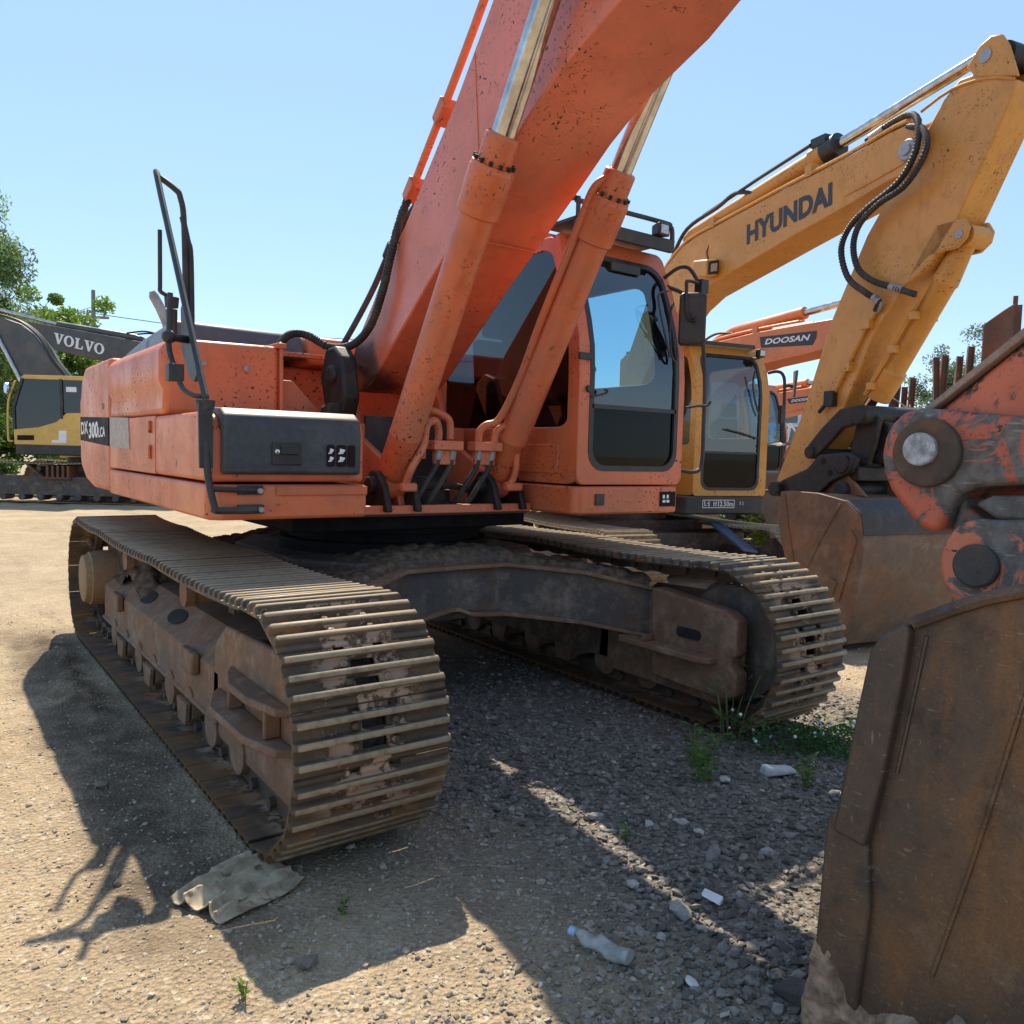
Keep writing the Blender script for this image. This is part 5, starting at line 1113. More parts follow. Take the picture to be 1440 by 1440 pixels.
def yellow():
    Y = empty('excavator', (4.99707, 2.91743, 0), -R(12), label='yellow excavator parked second in line, its brown bucket resting on the ground', cat='excavator')
    for x in (-1.15, 1.05): far_track(Y, x, 1.95, .86, .60, -.10)
    build('car_body', MB().box(-.85,.85,-.7,.7,.35,.75).box(-1.2,1.2,-1.1,-.6,.35,.62).cyl((0,0,.7),(0,0,.95),.62,seg=32), FRAME_DARK, Y, .02)
    build('track_guard', MB().loft([[(.42,-2.0,.50),(.60,-2.05,.47),(.60,-2.05,.50),(.42,-2.0,.53)],[(.55,-1.2,.74),(.75,-1.2,.72),(.75,-1.2,.75),(.55,-1.2,.77)]]), m_plain('blue_steel_plate', (.10,.15,.24), .4, .2, .2), Y, .004)
    hb = MB().box(-1.25,1.25,-.2,2.55,.98,2.05).box(-1.25,-.40,-1.25,-.2,.98,1.75); build('house', hb, YELLOW, Y, .05, seg=3)
    build('skirt', MB().prz(rr(.05,1.285,-1.36,.3,.06,5), .865, 1.085), BLACKP, Y, .02)
    fr_ = MB(); o = rr(.32,.80,.945,1.045,.006,1,1); i = rr(.328,.792,.953,1.037,.004,1,1); fr_.holed([Vector((x,-1.366,z)) for x,z in o],[Vector((x,-1.366,z)) for x,z in i],(0,.004,0)); wp = build('width_plate', MB().box(.32,.80,-1.3635,-1.3605,.945,1.045), BLACKP, Y); build('plate_border', fr_, WHITE, wp)
    S = lambda x, y, ww, hh: [(x,y),(x+ww,y),(x+ww,y+hh),(x,y+hh)]
    q = [S(0,.35,.035,.65),S(0,.15,.13,.12),S(.19,0,.035,1),S(.12,.55,.08,.12)]                                  # first syllable block
    q += [S(.40,.1,.035,.85),S(.50,.1,.035,.85),S(.40,.1,.13,.12),S(.40,.5,.13,.12),S(.60,0,.035,1)]               # second
    strokes('plate_text', q, WHITE, wp, (.345,-1.3655,.962), (1,0,0), (0,0,1), .34, .066, .0008, .0015)
    text('plate_text', '2.50m', WHITE, wp, (.575,-1.3655,.964), (1,0,0), (0,0,1), .205, .062, .001, .02)
    build('skirt_badge', MB().box(.88,.90,-1.364,-1.360,.98,1.025).box(.92,.94,-1.364,-1.360,.98,1.025), SILVER, Y)
    cab, fx, yf = make_cab(Y, .18, 1.285, -1.35, .40, 1.09, 2.90, YELLOW, (.30, 1.155, 1.17, 2.80), (.06, .85, 1.70, 2.78), 1.62, lean=.20, kink=2.35)
    build('roof_lip', MB().prx([(-1.20,2.885),(-1.26,2.90),(-1.24,2.955),(-1.1,2.975),(.3,2.97),(.3,2.89)], .20, 1.10), m_plain('pale_roof', (.30,.28,.22), .7, 0, .2), cab, .015)
    build('visor', MB().prx([(-1.26,2.905),(-1.30,2.90),(-1.30,2.945),(-1.25,2.95)], .25, 1.07), BLACKP, cab, .008)
    wl = build('work_lamp', MB().box(1.10,1.20,-1.34,-1.26,2.80,2.90), BLACKP, cab, .012); build('lamp_lens', MB().box(1.113,1.187,-1.346,-1.339,2.815,2.885), LAMP, wl, .004)
    build('lamp_bracket', MB().tube([(1.08,-1.20,2.80),(1.12,-1.25,2.79),(1.15,-1.29,2.80)], .014, 6), BLACKP, wl)
    mr = build('mirror', MB().loft([[(1.545,-1.48,2.33),(1.60,-1.40,2.33),(1.62,-1.42,2.33),(1.56,-1.50,2.33)],[(1.545,-1.50,2.66),(1.61,-1.38,2.66),(1.64,-1.40,2.66),(1.57,-1.52,2.66)]]), m_plain('grey_mirror_shell', (.10,.10,.11), .5), cab, .015)
    build('mirror_arm', MB().tube([(1.28,-1.30,2.62),(1.37,-1.36,2.64),(1.43,-1.40,2.60),(1.45,-1.42,2.45),(1.46,-1.42,1.9),(1.46,-1.42,1.45),(1.42,-1.38,1.2),(1.30,-1.33,1.15)], .020, 8, smooth=4).tube([(1.455,-1.42,2.46),(1.50,-1.43,2.47),(1.555,-1.44,2.46)], .022, 8).box(1.40,1.46,-1.44,-1.38,2.0,2.22), BLACKP, mr)
    build('round_mirror', MB().rod([((1.375,-1.50,1.72),.03),((1.37,-1.46,1.75),.105),((1.372,-1.485,1.735),.11),((1.374,-1.50,1.725),.10)], 22), BLACKP, cab)
    build('wiper_arm', MB().tube([(.62,-1.372,1.90),(.85,-1.376,1.86),(1.12,-1.376,1.80)], .010, 6).tube([(1.02,-1.37,2.62),(.99,-1.375,2.45),(1.05,-1.376,2.22),(1.12,-1.372,2.08)], .012, 6, smooth=3), BLACKP, cab)
    # boom: profile in (y, z)
    bt = [(.10,1.55),(-.10,2.1),(-.45,2.85),(-.80,3.42),(-1.191,3.767),(-1.50,3.93),(-1.757,3.985),(-2.464,4.055),(-3.076,4.113),(-3.854,4.174),(-4.30,4.235),(-4.46,4.24),(-4.60,4.18),(-4.66,4.06),(-4.62,3.93),(-4.50,3.86)]
    bb = [(-4.322,3.845),(-3.883,3.756),(-3.40,3.672),(-3.110,3.619),(-2.652,3.53),(-2.10,3.425),(-1.77,3.36),(-1.50,3.24),(-1.22,3.02),(-.80,2.5),(-.40,1.8),(-.15,1.45)]
    bo = build('boom', MB().prx(bt+bb, -.212, .212), YELLOW, Y, .010)
    pr_ = MB()
    for sx_ in (-1, 1):
        pr_.prx([(-3.86,4.06),(-4.42,4.15),(-4.57,4.10),(-4.58,4.0),(-4.45,3.93),(-4.15,3.88),(-3.86,3.84)], sx_*.216-.006, sx_*.216+.006)
    build('tip_plate', pr_, YELLOW, bo, .006); build('tip_pin', MB().rod([((-.245,-4.505,4.03),.075),((-.225,-4.505,4.03),.09),((.245,-4.505,4.03),.09)], 24).rod([((-.262,-4.505,4.03),.045),((-.24,-4.505,4.03),.05)], 20), PIN, bo)
    text('boom_lettering', 'HYUNDAI', DARKBLUE, bo, (-.212,-2.603,3.702), (0,-1.12,.108), (0,.012,.21), 1.125, .205, .004, .042)
    la = build('boom_lamp', MB().loft([[(-.215,-1.93,3.50),(-.40,-1.95,3.48),(-.40,-1.95,3.66),(-.215,-1.93,3.68)],[(-.215,-2.17,3.48),(-.40,-2.21,3.44),(-.40,-2.21,3.62),(-.215,-2.17,3.66)]]), YELLOW, bo, .02); build('lamp_lens', MB().loft([[(-.235,-2.185,3.495),(-.385,-2.215,3.462),(-.385,-2.215,3.602),(-.235,-2.185,3.638)],[(-.235,-2.195,3.495),(-.385,-2.225,3.462),(-.385,-2.225,3.602),(-.235,-2.195,3.638)]]), BLACKP, la, .008); build('lamp_glass', MB().loft([[(-.26,-2.198,3.52),(-.36,-2.222,3.495),(-.36,-2.222,3.575),(-.26,-2.198,3.605)],[(-.26,-2.203,3.52),(-.36,-2.227,3.495),(-.36,-2.227,3.575),(-.26,-2.203,3.605)]]), LAMP, la)
    lp = [(y, z) for y, z in bt[3:12]]; pip = MB()
    for k, (dx, dz) in enumerate(((-.15,.06),(-.05,.07),(.08,.06),(-.19,.035))):
        pip.tube([(dx, y, z+dz) for y, z in lp], .020, 8, smooth=3)
    for y, z in ((-2.0,4.04),(-3.4,4.17)): pip.box(-.21,.12,y-.04,y+.04,z-.02,z+.09)
    build('boom_pipe', pip, YELLOW, bo)
    hz = MB().tube([(-.10,-1.05,3.72),(-.10,-1.15,3.90),(-.10,-1.42,4.16),(-.10,-1.95,4.26),(-.10,-2.25,4.33),(-.06,-2.50,4.27)], .022, 8, smooth=5).tube([(.02,-1.1,3.75),(.02,-1.35,4.05),(.02,-1.7,4.14),(.02,-2.0,4.16)], .022, 8, smooth=5).tube([(-.215,-1.99,3.68),(-.22,-1.96,3.78),(-.18,-2.02,3.96)], .007, 6, smooth=3)
    build('boom_hose', hz, RUBBER, bo)
    ac = build('arm_cylinder', MB().rod([((0,-1.30,4.06),.07),((0,-1.42,4.10),.085),((0,-3.24,4.375),.085),((0,-3.25,4.377),.10),((0,-3.46,4.408),.10)], 24), YELLOW, Y, .005)
    build('cylinder_head', MB().rod([((0,-3.40,4.398),.108),((0,-3.56,4.422),.108)], 24).box(-.10,.10,-3.48,-3.30,4.45,4.53).tube([(-.09,-1.7,4.24),(-.10,-2.6,4.38),(-.10,-3.3,4.48)], .018, 8), BLACKP, ac); build('rod', MB().rod([((0,-3.5,4.413),.05),((0,-5.0,4.625),.05)], 20), CHROME, ac)
    # arm
    ar = [(-5.05,4.43),(-4.878,4.442),(-4.75,4.34),(-4.62,4.167),(-4.407,3.905),(-4.078,3.472),(-3.728,2.804),(-3.399,1.90),(-3.14,1.38),(-3.12,1.27),(-3.22,1.20),(-3.34,1.24),(-3.55,1.46),(-3.685,1.62),(-3.91,1.974),(-4.213,2.619),(-4.506,2.98),(-4.70,3.09),(-4.924,3.383),(-5.277,4.088),(-5.335,4.26)]
    ar_o = build('arm', MB().prx(ar, -.155, .155), YELLOW, Y, .012)
    ea = MB()
    for sx_ in (-1, 1):
        ea.prx([(-5.02,4.40),(-4.93,4.50),(-5.03,4.62),(-5.12,4.655),(-5.20,4.63),(-5.26,4.53),(-5.345,4.28),(-5.2,4.33)], sx_*.145-.018, sx_*.145+.018)
        ea.prx([(-4.48,2.98),(-4.70,3.16),(-4.84,3.18),(-4.93,3.18),(-5.01,3.24),(-5.03,3.32),(-4.98,3.40),(-4.75,3.4)], sx_*.135-.02, sx_*.135+.02)
        ea.tube([(sx_*.157,-4.55,4.32),(sx_*.157,-4.82,4.39),(sx_*.157,-5.1,4.36),(sx_*.157,-5.32,4.27)], .014, 6, smooth=3)
    build('arm_lug', ea, YELLOW, ar_o, .012)
    build('arm_pin', MB().rod([((-.172,-5.085,4.525),.05),((.172,-5.085,4.525),.05)], 20).rod([((-.162,-4.955,3.28),.034),((.162,-4.955,3.28),.034)], 20), PIN, ar_o)
    build('rod_eye', MB().cyl((-.12,-5.085,4.525),(.12,-5.085,4.525),.11,seg=22).cyl((-.12,-5.2,4.50),(.12,-5.2,4.50),.09,seg=18), GREASE, ar_o)
    ap_ = MB().tube([(-.18,-4.245,2.81),(-.18,-4.153,2.70),(-.18,-3.961,2.368),(-.18,-3.81,2.12)], .018, 8).box(-.21,-.155,-4.20,-4.10,2.67,2.75).box(-.21,-.155,-4.01,-3.91,2.33,2.41)
    build('arm_pipe', ap_, YELLOW, ar_o); build('stop_valve', MB().box(-.215,-.155,-3.85,-3.74,2.03,2.17).tube([(-.19,-3.78,2.08),(-.20,-3.68,1.98)], .02, 6), GREASE, ar_o, .008)
    ho = MB()
    ho.tube([(-0.12, -3.98, 4.29), (-0.12, -4.238, 4.351), (-0.18, -4.47, 4.325), (-0.25, -4.609, 4.197), (-0.3, -4.641, 3.957), (-0.3, -4.496, 3.772), (-0.3, -4.189, 3.641), (-0.3, -4.009, 3.521), (-0.29, -3.933, 3.354), (-0.27, -4.009, 3.113), (-0.25, -4.192, 2.959), (-0.22, -4.295, 2.881), (-0.19, -4.251, 2.809)], lambda q: .0275 if int(q*330) % 3 else .023, 10, smooth=28)
    ho.tube([(-0.1, -4.0, 4.25), (-0.12, -4.228, 4.297), (-0.2, -4.494, 4.219), (-0.27, -4.682, 4.115), (-0.31, -4.741, 3.923), (-0.31, -4.575, 3.726), (-0.31, -4.321, 3.645), (-0.3, -4.13, 3.533), (-0.28, -4.055, 3.371), (-0.26, -4.103, 3.174), (-0.24, -4.25, 3.049), (-0.21, -4.45, 2.96), (-0.15, -4.6, 2.889)], lambda q: .0275 if int(q*330) % 3 else .023, 10, smooth=28)
    build('arm_hose', ho, RUBBER, ar_o)
    fe = MB().rod([((-.235,-4.25,2.92),.032),((-.215,-4.30,2.875),.032)], 10).tube([(-.215,-4.30,2.875),(-.20,-4.30,2.84),(-.185,-4.25,2.80)], .022, 8, smooth=3).rod([((-.22,-4.40,2.98),.032),((-.19,-4.50,2.94),.030)], 10).rod([((-.12,-4.02,4.30),.031),((-.12,-4.16,4.335),.031)], 10); build('hose_ferrule', fe, PIN, ar_o)
    build('cylinder_eye', MB().cyl((-.10,-4.955,3.28),(.10,-4.955,3.28),.085,seg=22), YELLOW, ar_o)
    bcy = build('bucket_cylinder', MB().rod([((0,-4.95,3.30),.07),((0,-4.86,3.19),.085),((0,-4.74,2.98),.105),((0,-4.73,2.96),.092),((0,-4.31,2.33),.092),((0,-4.305,2.32),.11),((0,-4.14,2.10),.11)], 24), YELLOW, Y, .006)
    build('rod', MB().rod([((0,-4.13,2.13),.05),((0,-3.98,1.93),.05)], 16), CHROME, bcy); build('cylinder_pipe', MB().tube([(-.12,-4.60,2.88),(-.12,-4.56,2.78),(-.12,-4.44,2.60),(-.12,-4.20,2.24),(-.12,-4.12,2.12)], .018, 8).box(-.15,.12,-4.60,-4.54,2.70,2.76).box(-.15,.12,-4.42,-4.35,2.45,2.51).box(-.15,.12,-4.22,-4.15,2.16,2.22), YELLOW, bcy)
    lk = MB()
    for sx_ in (-1, 1):
        lk.prx([(-3.60,1.60),(-3.70,1.56),(-3.83,1.66),(-4.02,1.83),(-4.20,1.87),(-4.24,1.96),(-4.16,2.02),(-3.98,2.0),(-3.78,1.84),(-3.62,1.68)], sx_*.235-.025, sx_*.235+.025)
        lk.prx([(-4.20,2.0),(-4.10,1.95),(-4.06,1.80),(-4.02,1.60),(-4.10,1.5),(-4.22,1.52),(-4.28,1.7),(-4.32,1.92)], sx_*.13-.03, sx_*.13+.03)
    lk.cyl((-.28,-4.20,1.94),(.40,-4.20,1.94),.085,seg=20).cyl((-.28,-3.66,1.62),(.28,-3.66,1.62),.06,seg=18).prx([(-4.05,1.55),(-4.35,1.52),(-4.34,1.86),(-4.16,1.95)],-.06,.06)
    build('bucket_link', lk, GREASE, Y, .015)
    qc = MB()
    for sx_ in (-1, 1): qc.prx([(-3.24,1.30),(-3.36,1.36),(-3.66,1.47),(-3.80,1.60),(-4.12,1.62),(-4.22,1.57),(-4.16,1.45),(-3.95,1.36),(-3.78,1.22),(-3.60,1.15),(-3.34,1.18)], sx_*.26-.03, sx_*.26+.03)
    qc.cyl((-.36,-3.31,1.27),(.36,-3.31,1.27),.07,seg=20).cyl((-.30,-4.06,1.52),(.45,-4.06,1.52),.085,seg=18).cyl((-.3,-4.06,1.30),(.50,-4.06,1.30),.07,seg=18).box(-.23,.40,-4.2,-3.7,1.38,1.50)
    qo = build('quick_coupler', qc, GREASE, Y, .012); hl = MB()
    for y, z in ((-3.86,1.54),(-4.12,1.565),(-3.94,1.44)): hl.cyl((-.292,y,z),(-.285,y,z),.03,seg=16)
    build('coupler_hole', hl, m_plain('hole_dark', (.004,.004,.004), .9), qo)
    # bucket
    bkt = empty('bucket'); bkt.parent = Y
    s_ = [(-3.682,1.262),(-3.655,1.012),(-3.713,.825),(-3.841,.523),(-4.031,.242),(-4.15,.03),(-4.46,.04),(-4.56,.35),(-4.60,.62),(-4.635,.812),(-4.61,1.035),(-4.585,1.124),(-4.432,1.225),(-4.122,1.272),(-3.80,1.275)]
    build('side_plate', MB().prx(s_, -.60, -.565).prx(s_, .565, .60), RUSTY2, bkt, .006)
    c_ = [(-3.72,1.262),(-4.122,1.265),(-4.425,1.22),(-4.575,1.122),(-4.605,1.035),(-4.628,.812),(-4.594,.62),(-4.553,.35),(-4.455,.045),(-4.2,.035)]
    build('shell', MB().prx(c_+[(y+.03, max(.06, z-.025)) for y, z in c_][::-1], -.566, .566), RUSTY2, bkt, .004)
    build('wear_strip', MB().prx([(-4.43,1.236),(-4.59,1.135),(-4.62,1.035),(-4.626,.96),(-4.605,.96),(-4.58,1.1),(-4.42,1.20)], -.598, .598), PINDARK, bkt, .004)
    ea2 = MB()
    for x in (-.24, .20): ea2.prx([(-3.66,1.27),(-3.88,1.36),(-3.99,1.46),(-4.06,1.46),(-4.12,1.40),(-4.30,1.25)], x, x+.04)
    build('bucket_ear', ea2, RUSTY2, bkt, .010)
    build('patch_plate', MB().prx([(-4.30,.42),(-4.42,.40),(-4.57,.92),(-4.50,1.0),(-4.38,.86)], -.612, -.599).prx([(-4.28,.46),(-4.36,.44),(-4.40,.56),(-4.31,.58)], -.622, -.61), RUSTY2, bkt, .004)
    build('weld_bead', MB().tube([(-.603,-4.38,1.20),(-.603,-4.18,.88),(-.603,-3.95,.45)], .010, 6).tube([(-.603,-3.74,1.24),(-.603,-3.80,.95),(-.603,-3.95,.45)], .007, 6), RUSTY2, bkt)
    tt = MB()
    for i in range(5): x = -.48+i*.24; tt.loft([[(x-.05,-4.2,.03),(x+.05,-4.2,.03),(x+.05,-4.2,.11),(x-.05,-4.2,.11)],[(x-.04,-3.98,.02),(x+.04,-3.98,.02),(x+.04,-3.98,.05),(x-.04,-3.98,.05)]])
    build('tooth', tt, PINDARK, bkt)
yellow()
def orange_far(loc, b, top, bot, plate, cyl, armp, label, full):
    D = empty('excavator', loc, -R(b), label=label, cat='excavator')
    for x in (-1.3, 1.3): far_track(D, x, 2.0, .95, .60, 0, n=40)
    build('car_body', MB().box(-.9,.9,-.8,.8,.4,.9).cyl((0,0,.8),(0,0,1.15),.7,seg=28), FRAME_DARK, D, .02)
    build('house', MB().box(-1.48,1.48,.1,2.6,1.15,2.1).box(-1.48,-.5,-1.1,.1,1.15,1.7), ORANGE_B, D, .06, seg=3)
    cab, fx, yf = make_cab(D, .50, 1.45, -1.34, .45, 1.2, 2.9, ORANGE_B, (.60,1.38,1.35,2.78), (.06,.85,1.75,2.78), 1.8)
    bo = build('boom', MB().prx(top+bot, -.25, .25), ORANGE_B, D, .012)
    # name plate on the boom and its white slanted letters
    (a, b_, c, d) = plate
    pl = build('name_plate', MB().prx([a, b_, (b_[0]*.97+c[0]*.03, b_[1]*.5+c[1]*.5), c, d], -.258, -.249), DARKBLUE, bo, .002)
    r = Vector((0, b_[0]-a[0], b_[1]-a[1])); W = r.length; hgt = a[1]-d[1]
    org = Vector((-.258, d[0], d[1]))+Vector((0, r.y, r.z))*.07+Vector((0, 0, hgt*.24)); text('boom_lettering', 'DOOSAN', WHITE, pl, org, r, (0, 0, 1), W*.80, hgt*.52, .004, .03, shear=.25)
    (p0, p1, p2, p3) = cyl
    ac = build('arm_cylinder', MB().rod([((0,*p0),.06),((0,*p1),.095),((0,*p2),.095),((0,p2[0]-.01,p2[1]),.075)], 20), ORANGE_B, D); build('rod', MB().rod([((0,*p2),.055),((0,*p3),.055)], 16), CHROME, ac)
    pi = MB(); lp = top[3:-3]
    for dx, dz in ((-.20,.06),(-.10,.08),(.1,.07)): pi.tube([(dx, y, z+dz) for y, z in lp], .022, 6, smooth=2)
    for y, z in lp[1::2]: pi.box(-.24,.14,y-.05,y+.05,z-.03,z+.10)
    build('boom_pipe', pi, ORANGE_B, bo)
    y0, z0 = top[4]; build('boom_hose', MB().tube([(-.1,y0+.5,z0-.2),(-.1,y0+.25,z0+.12),(-.1,y0-.1,z0+.24),(-.1,y0-.5,z0+.20)], .022, 6, smooth=4).tube([(.0,y0+.5,z0-.2),(.0,y0+.2,z0+.10),(.0,y0-.2,z0+.22),(.0,y0-.55,z0+.18)], .022, 6, smooth=4), RUBBER, bo)
    ar = build('arm', MB().prx(armp, -.22, .22), ORANGE_B, D, .015)
    tip = min(armp, key=lambda p: p[1]); build('arm_pin', MB().cyl((-.25,tip[0]-.12,tip[1]+.2),(.25,tip[0]-.12,tip[1]+.2),.07,seg=18), GREASE, ar)
    bkt = empty('bucket'); bkt.parent = D; t0, t1 = tip
    s_ = [(t0+.1,t1-.12),(t0+.2,t1-.5),(t0-.15,.25),(t0-.5,.03),(t0-.9,.1),(t0-1.1,.5),(t0-1.05,1.0),(t0-.7,t1-.15)]
    build('bucket_shell', MB().prx(s_, -.6, .6), m_steel('grey_bucket_steel', (.26,.25,.25), (.2,.13,.09), .3, (.35,.31,.27), .4), bkt, .02); build('coupler', MB().prx([(t0+.12,t1+.02),(t0+.05,t1-.2),(t0-.8,t1-.2),(t0-.75,t1+.05),(t0-.4,t1+.10)], -.25, .25), GREASE, bkt, .02)
    return D
T1 = [(.1,1.7),(-.2,2.3),(-.6,3.05),(-.83,3.32),(-1.079,3.44),(-1.39,3.514),(-2.204,3.561),(-3.077,3.574),(-3.913,3.578),(-4.2,3.55),(-4.3,3.42)]
B1 = [(-4.2,3.25),(-3.694,3.164),(-3.243,3.116),(-2.391,3.04),(-1.9,2.95),(-1.4,2.72),(-.7,2.1),(-.2,1.6)]
A1 = [(-4.55,4.15),(-4.25,4.05),(-4.03,3.75),(-3.65,3.0),(-3.027,1.80),(-2.90,1.60),(-3.0,1.50),(-3.22,1.62),(-3.42,1.87),(-3.75,2.45),(-4.3,3.0),(-4.75,3.6),(-4.75,4.0)]
orange_far((8.781519, 5.509804, 0), 8, T1, B1, [(-2.342,3.477),(-3.468,3.442),(-3.403,3.244),(-2.384,3.306)], [(-1.10,3.60),(-1.5,3.68),(-3.0,3.79),(-4.5,3.90)], A1, 'orange excavator behind the yellow one, larger white-lettered dark plate on its boom', True)
T2 = [(.1,1.5),(-.2,2.0),(-.7,2.55),(-1.2,2.82),(-1.7,2.95),(-2.245,3.018),(-2.5,3.053),(-3.114,3.097),(-3.73,3.137),(-4.2,3.15),(-4.3,3.0)]
B2 = [(-4.2,2.82),(-3.474,2.698),(-2.944,2.609),(-2.322,2.501),(-1.7,2.38),(-1.2,2.15),(-.6,1.7),(-.2,1.3)]
A2 = [(-4.55,3.75),(-4.25,3.65),(-4.03,3.35),(-3.65,2.7),(-3.1,1.65),(-3.0,1.45),(-3.1,1.35),(-3.3,1.45),(-3.5,1.7),(-3.85,2.3),(-4.3,2.8),(-4.75,3.2),(-4.75,3.6)]
orange_far((13.635519, 8.869804, 0), 8, T2, B2, [(-2.852,2.909),(-3.581,2.95),(-3.531,2.831),(-2.941,2.796)], [(-1.8,3.12),(-2.0,3.16),(-3.2,3.25),(-4.4,3.30)], A2, 'farthest orange excavator, smaller white-lettered dark plate on its boom', False)

# two machines on the far side of the yard, facing left
def grey_boom_machine(loc, rz, label, near, btop, bbot):
    V = empty('excavator', loc, rz, label=label, cat='excavator')
    for x in (-1.35, 1.35): far_track(V, x, 2.15, 1.05, .60, 0, n=44)
    build('car_body', MB().box(-1.1,1.1,-.8,.8,.4,.95).cyl((0,0,.9),(0,0,1.15),.75,seg=28), FRAME_DARK, V, .02)
    build('house', MB().box(-1.5,1.5,.45,2.8,1.1,2.25).box(-1.5,-.4,-1.3,.45,1.1,1.9), YELLOW_V, V, .06, seg=3)
    build('skirt', MB().box(.45,1.52,-1.32,2.4,1.20,1.45), BLACKP, V, .03)
    bo = build('boom', MB().prx(btop+bbot, -.27, .27), GREY_V, V, .02)
    return V, bo
bt1 = [(.4,1.7),(-.1,2.4),(-.58,2.98),(-.80,3.31),(-1.10,3.66),(-1.32,4.04),(-1.59,4.35),(-1.96,4.62),(-2.43,4.77),(-3.2,4.9),(-4.6,4.8),(-5.4,4.5)]
bb1 = [(-5.4,4.2),(-4.6,4.25),(-3.2,4.3),(-2.60,4.18),(-2.07,3.5),(-1.93,3.23),(-1.4,2.4),(-.6,1.7),(-.2,1.5)]
V1, vb1 = grey_boom_machine((1.37644, 19.29174, 0), math.atan2(-.81, -.59), 'dark grey boomed excavator with yellow cab seen side on across the yard', True, bt1, bb1)
# its cab is seen side-on: yellow lower panel that steps up to the rear, big dark door window
cbm = MB(); X1 = 1.50
YV = lambda y, z: (y, z)
o_ = [(-1.36,1.20),(-1.38,2.2),(-1.22,3.10),(-1.05,3.17),(.40,3.17),(.45,3.1),(.45,1.20)]
cbm.prx([(-1.36,1.20),(-1.37,1.62),(-.75,1.70),(-.30,1.86),(-.05,2.12),(.45,2.14),(.45,1.20)], X1-.04, X1).prx([(-1.12,3.06),(-1.18,3.10),(-1.10,3.17),(.42,3.17),(.47,3.10),(.47,3.05)], .55, X1).box(.55,X1-.05,-1.34,.42,1.18,1.28)
vc = build('cab', cbm, YELLOW_V, V1, .012); vc.location.z = .40; vc.scale.z = .88
fb = MB()
for (a, b) in (((-1.36,1.62),(-1.37,2.25)),((-1.37,2.25),(-1.14,3.08)),((-.16,1.95),(-.18,3.08)),((.43,2.1),(.43,3.08))):
    d = .035; fb.prx([(a[0]-d,a[1]),(a[0]+d,a[1]),(b[0]+d,b[1]),(b[0]-d,b[1])], X1-.05, X1+.004); fb.prx([(a[0]-d,a[1]),(a[0]+d,a[1]),(b[0]+d,b[1]),(b[0]-d,b[1])], .55, .60)
build('cab_pillar', fb, BLACKP, vc, .008)
gp = MB().prx([(-1.33,1.62),(-1.34,2.25),(-1.12,3.06),(-.2,3.06),(-.2,1.90),(-.32,1.86),(-.75,1.70)], X1-.035, X1-.030); build('door_window', gp, GLASS_D, vc)
build('side_window', MB().prx([(-.14,2.12),(-.14,3.05),(.41,3.05),(.41,2.14)], X1-.035, X1-.030), GLASS_D, vc)
build('windscreen', MB().prx([(-1.36,1.30),(-1.39,2.25),(-1.16,3.08),(-1.15,3.08),(-1.375,2.25),(-1.35,1.30)], .60, X1-.05), GLASS_D, vc)
build('cab_wall', MB().box(.56,.60,-1.3,.42,1.2,3.05).box(.56,X1-.04,.38,.42,1.2,3.05), BLACKIN, vc); build('seat', MB().box(.8,1.25,-.55,-.1,1.5,1.75).box(.8,1.25,-.15,0,1.75,2.45), BLACKIN, vc, .04)
build('model_badge', MB().prx([(-1.28,1.32),(-1.28,1.46),(-.86,1.47),(-.86,1.33)], X1+.001, X1+.006), DECAL, vc); build('notice_sheet', MB().prx([(-.42,1.27),(-.42,1.34),(-.24,1.36),(-.24,1.62),(-.05,1.62),(-.05,1.27)], X1+.001, X1+.004), WHITE, vc); build('window_sticker', MB().prx([(-.06,2.72),(-.06,2.86),(.20,2.86),(.20,2.72)], X1-.029, X1-.027), WHITE, vc)
build('grab_rail', MB().tube([(-1.42,X1*0+1.35,1.2)]*0 or [(X1-.02,-1.40,1.30),(X1-.02,-1.50,1.30),(X1-.02,-1.52,1.5),(X1-.02,-1.50,2.4),(X1-.02,-1.32,3.0)], .025, 8, smooth=4), YELLOW_V, vc)
build('mirror', MB().rod([((X1+.05,-1.45,2.78),.02),((X1+.06,-1.47,2.78),.15),((X1+.10,-1.50,2.78),.15)], 20), m_plain('blue_white_mirror', (.45,.55,.75), .15, .6), vc)
stp = MB().prx([(-1.05,1.0),(-.6,.62),(.1,.62),(.1,.66),(-.58,.66),(-1.0,1.02)], 1.30, 1.64)
for i in range(5): stp.box(1.30,1.64,-.50+i*.13,-.44+i*.13,.66,.95)
build('step', stp, RUSTSCRAP, V1)
cylv = MB()
rdv = MB()
for q in (-.34, .30): cylv.rod([((q,-1.0,1.35),.10),((q,-1.80,2.95),.10)], 18); rdv.rod([((q,-1.80,2.95),.055),((q,-2.50,4.32),.055)], 14)
build('boom_cylinder', cylv, GREY_V, V1); build('cylinder_rod', rdv, CHROME, V1)
hv = MB()
for k in range(3): hv.tube([(.26-.09*k,-.30,2.75),(.26-.09*k,-.55,3.04),(.26-.09*k,-.78,3.37),(.26-.09*k,-1.06,3.72),(.26-.09*k,-1.28,4.10),(.26-.09*k,-1.55,4.42),(.26-.09*k,-1.95,4.69),(.26-.09*k,-2.45,4.84)], .03, 6, smooth=4)
build('boom_hose', hv, RUBBER, vb1)
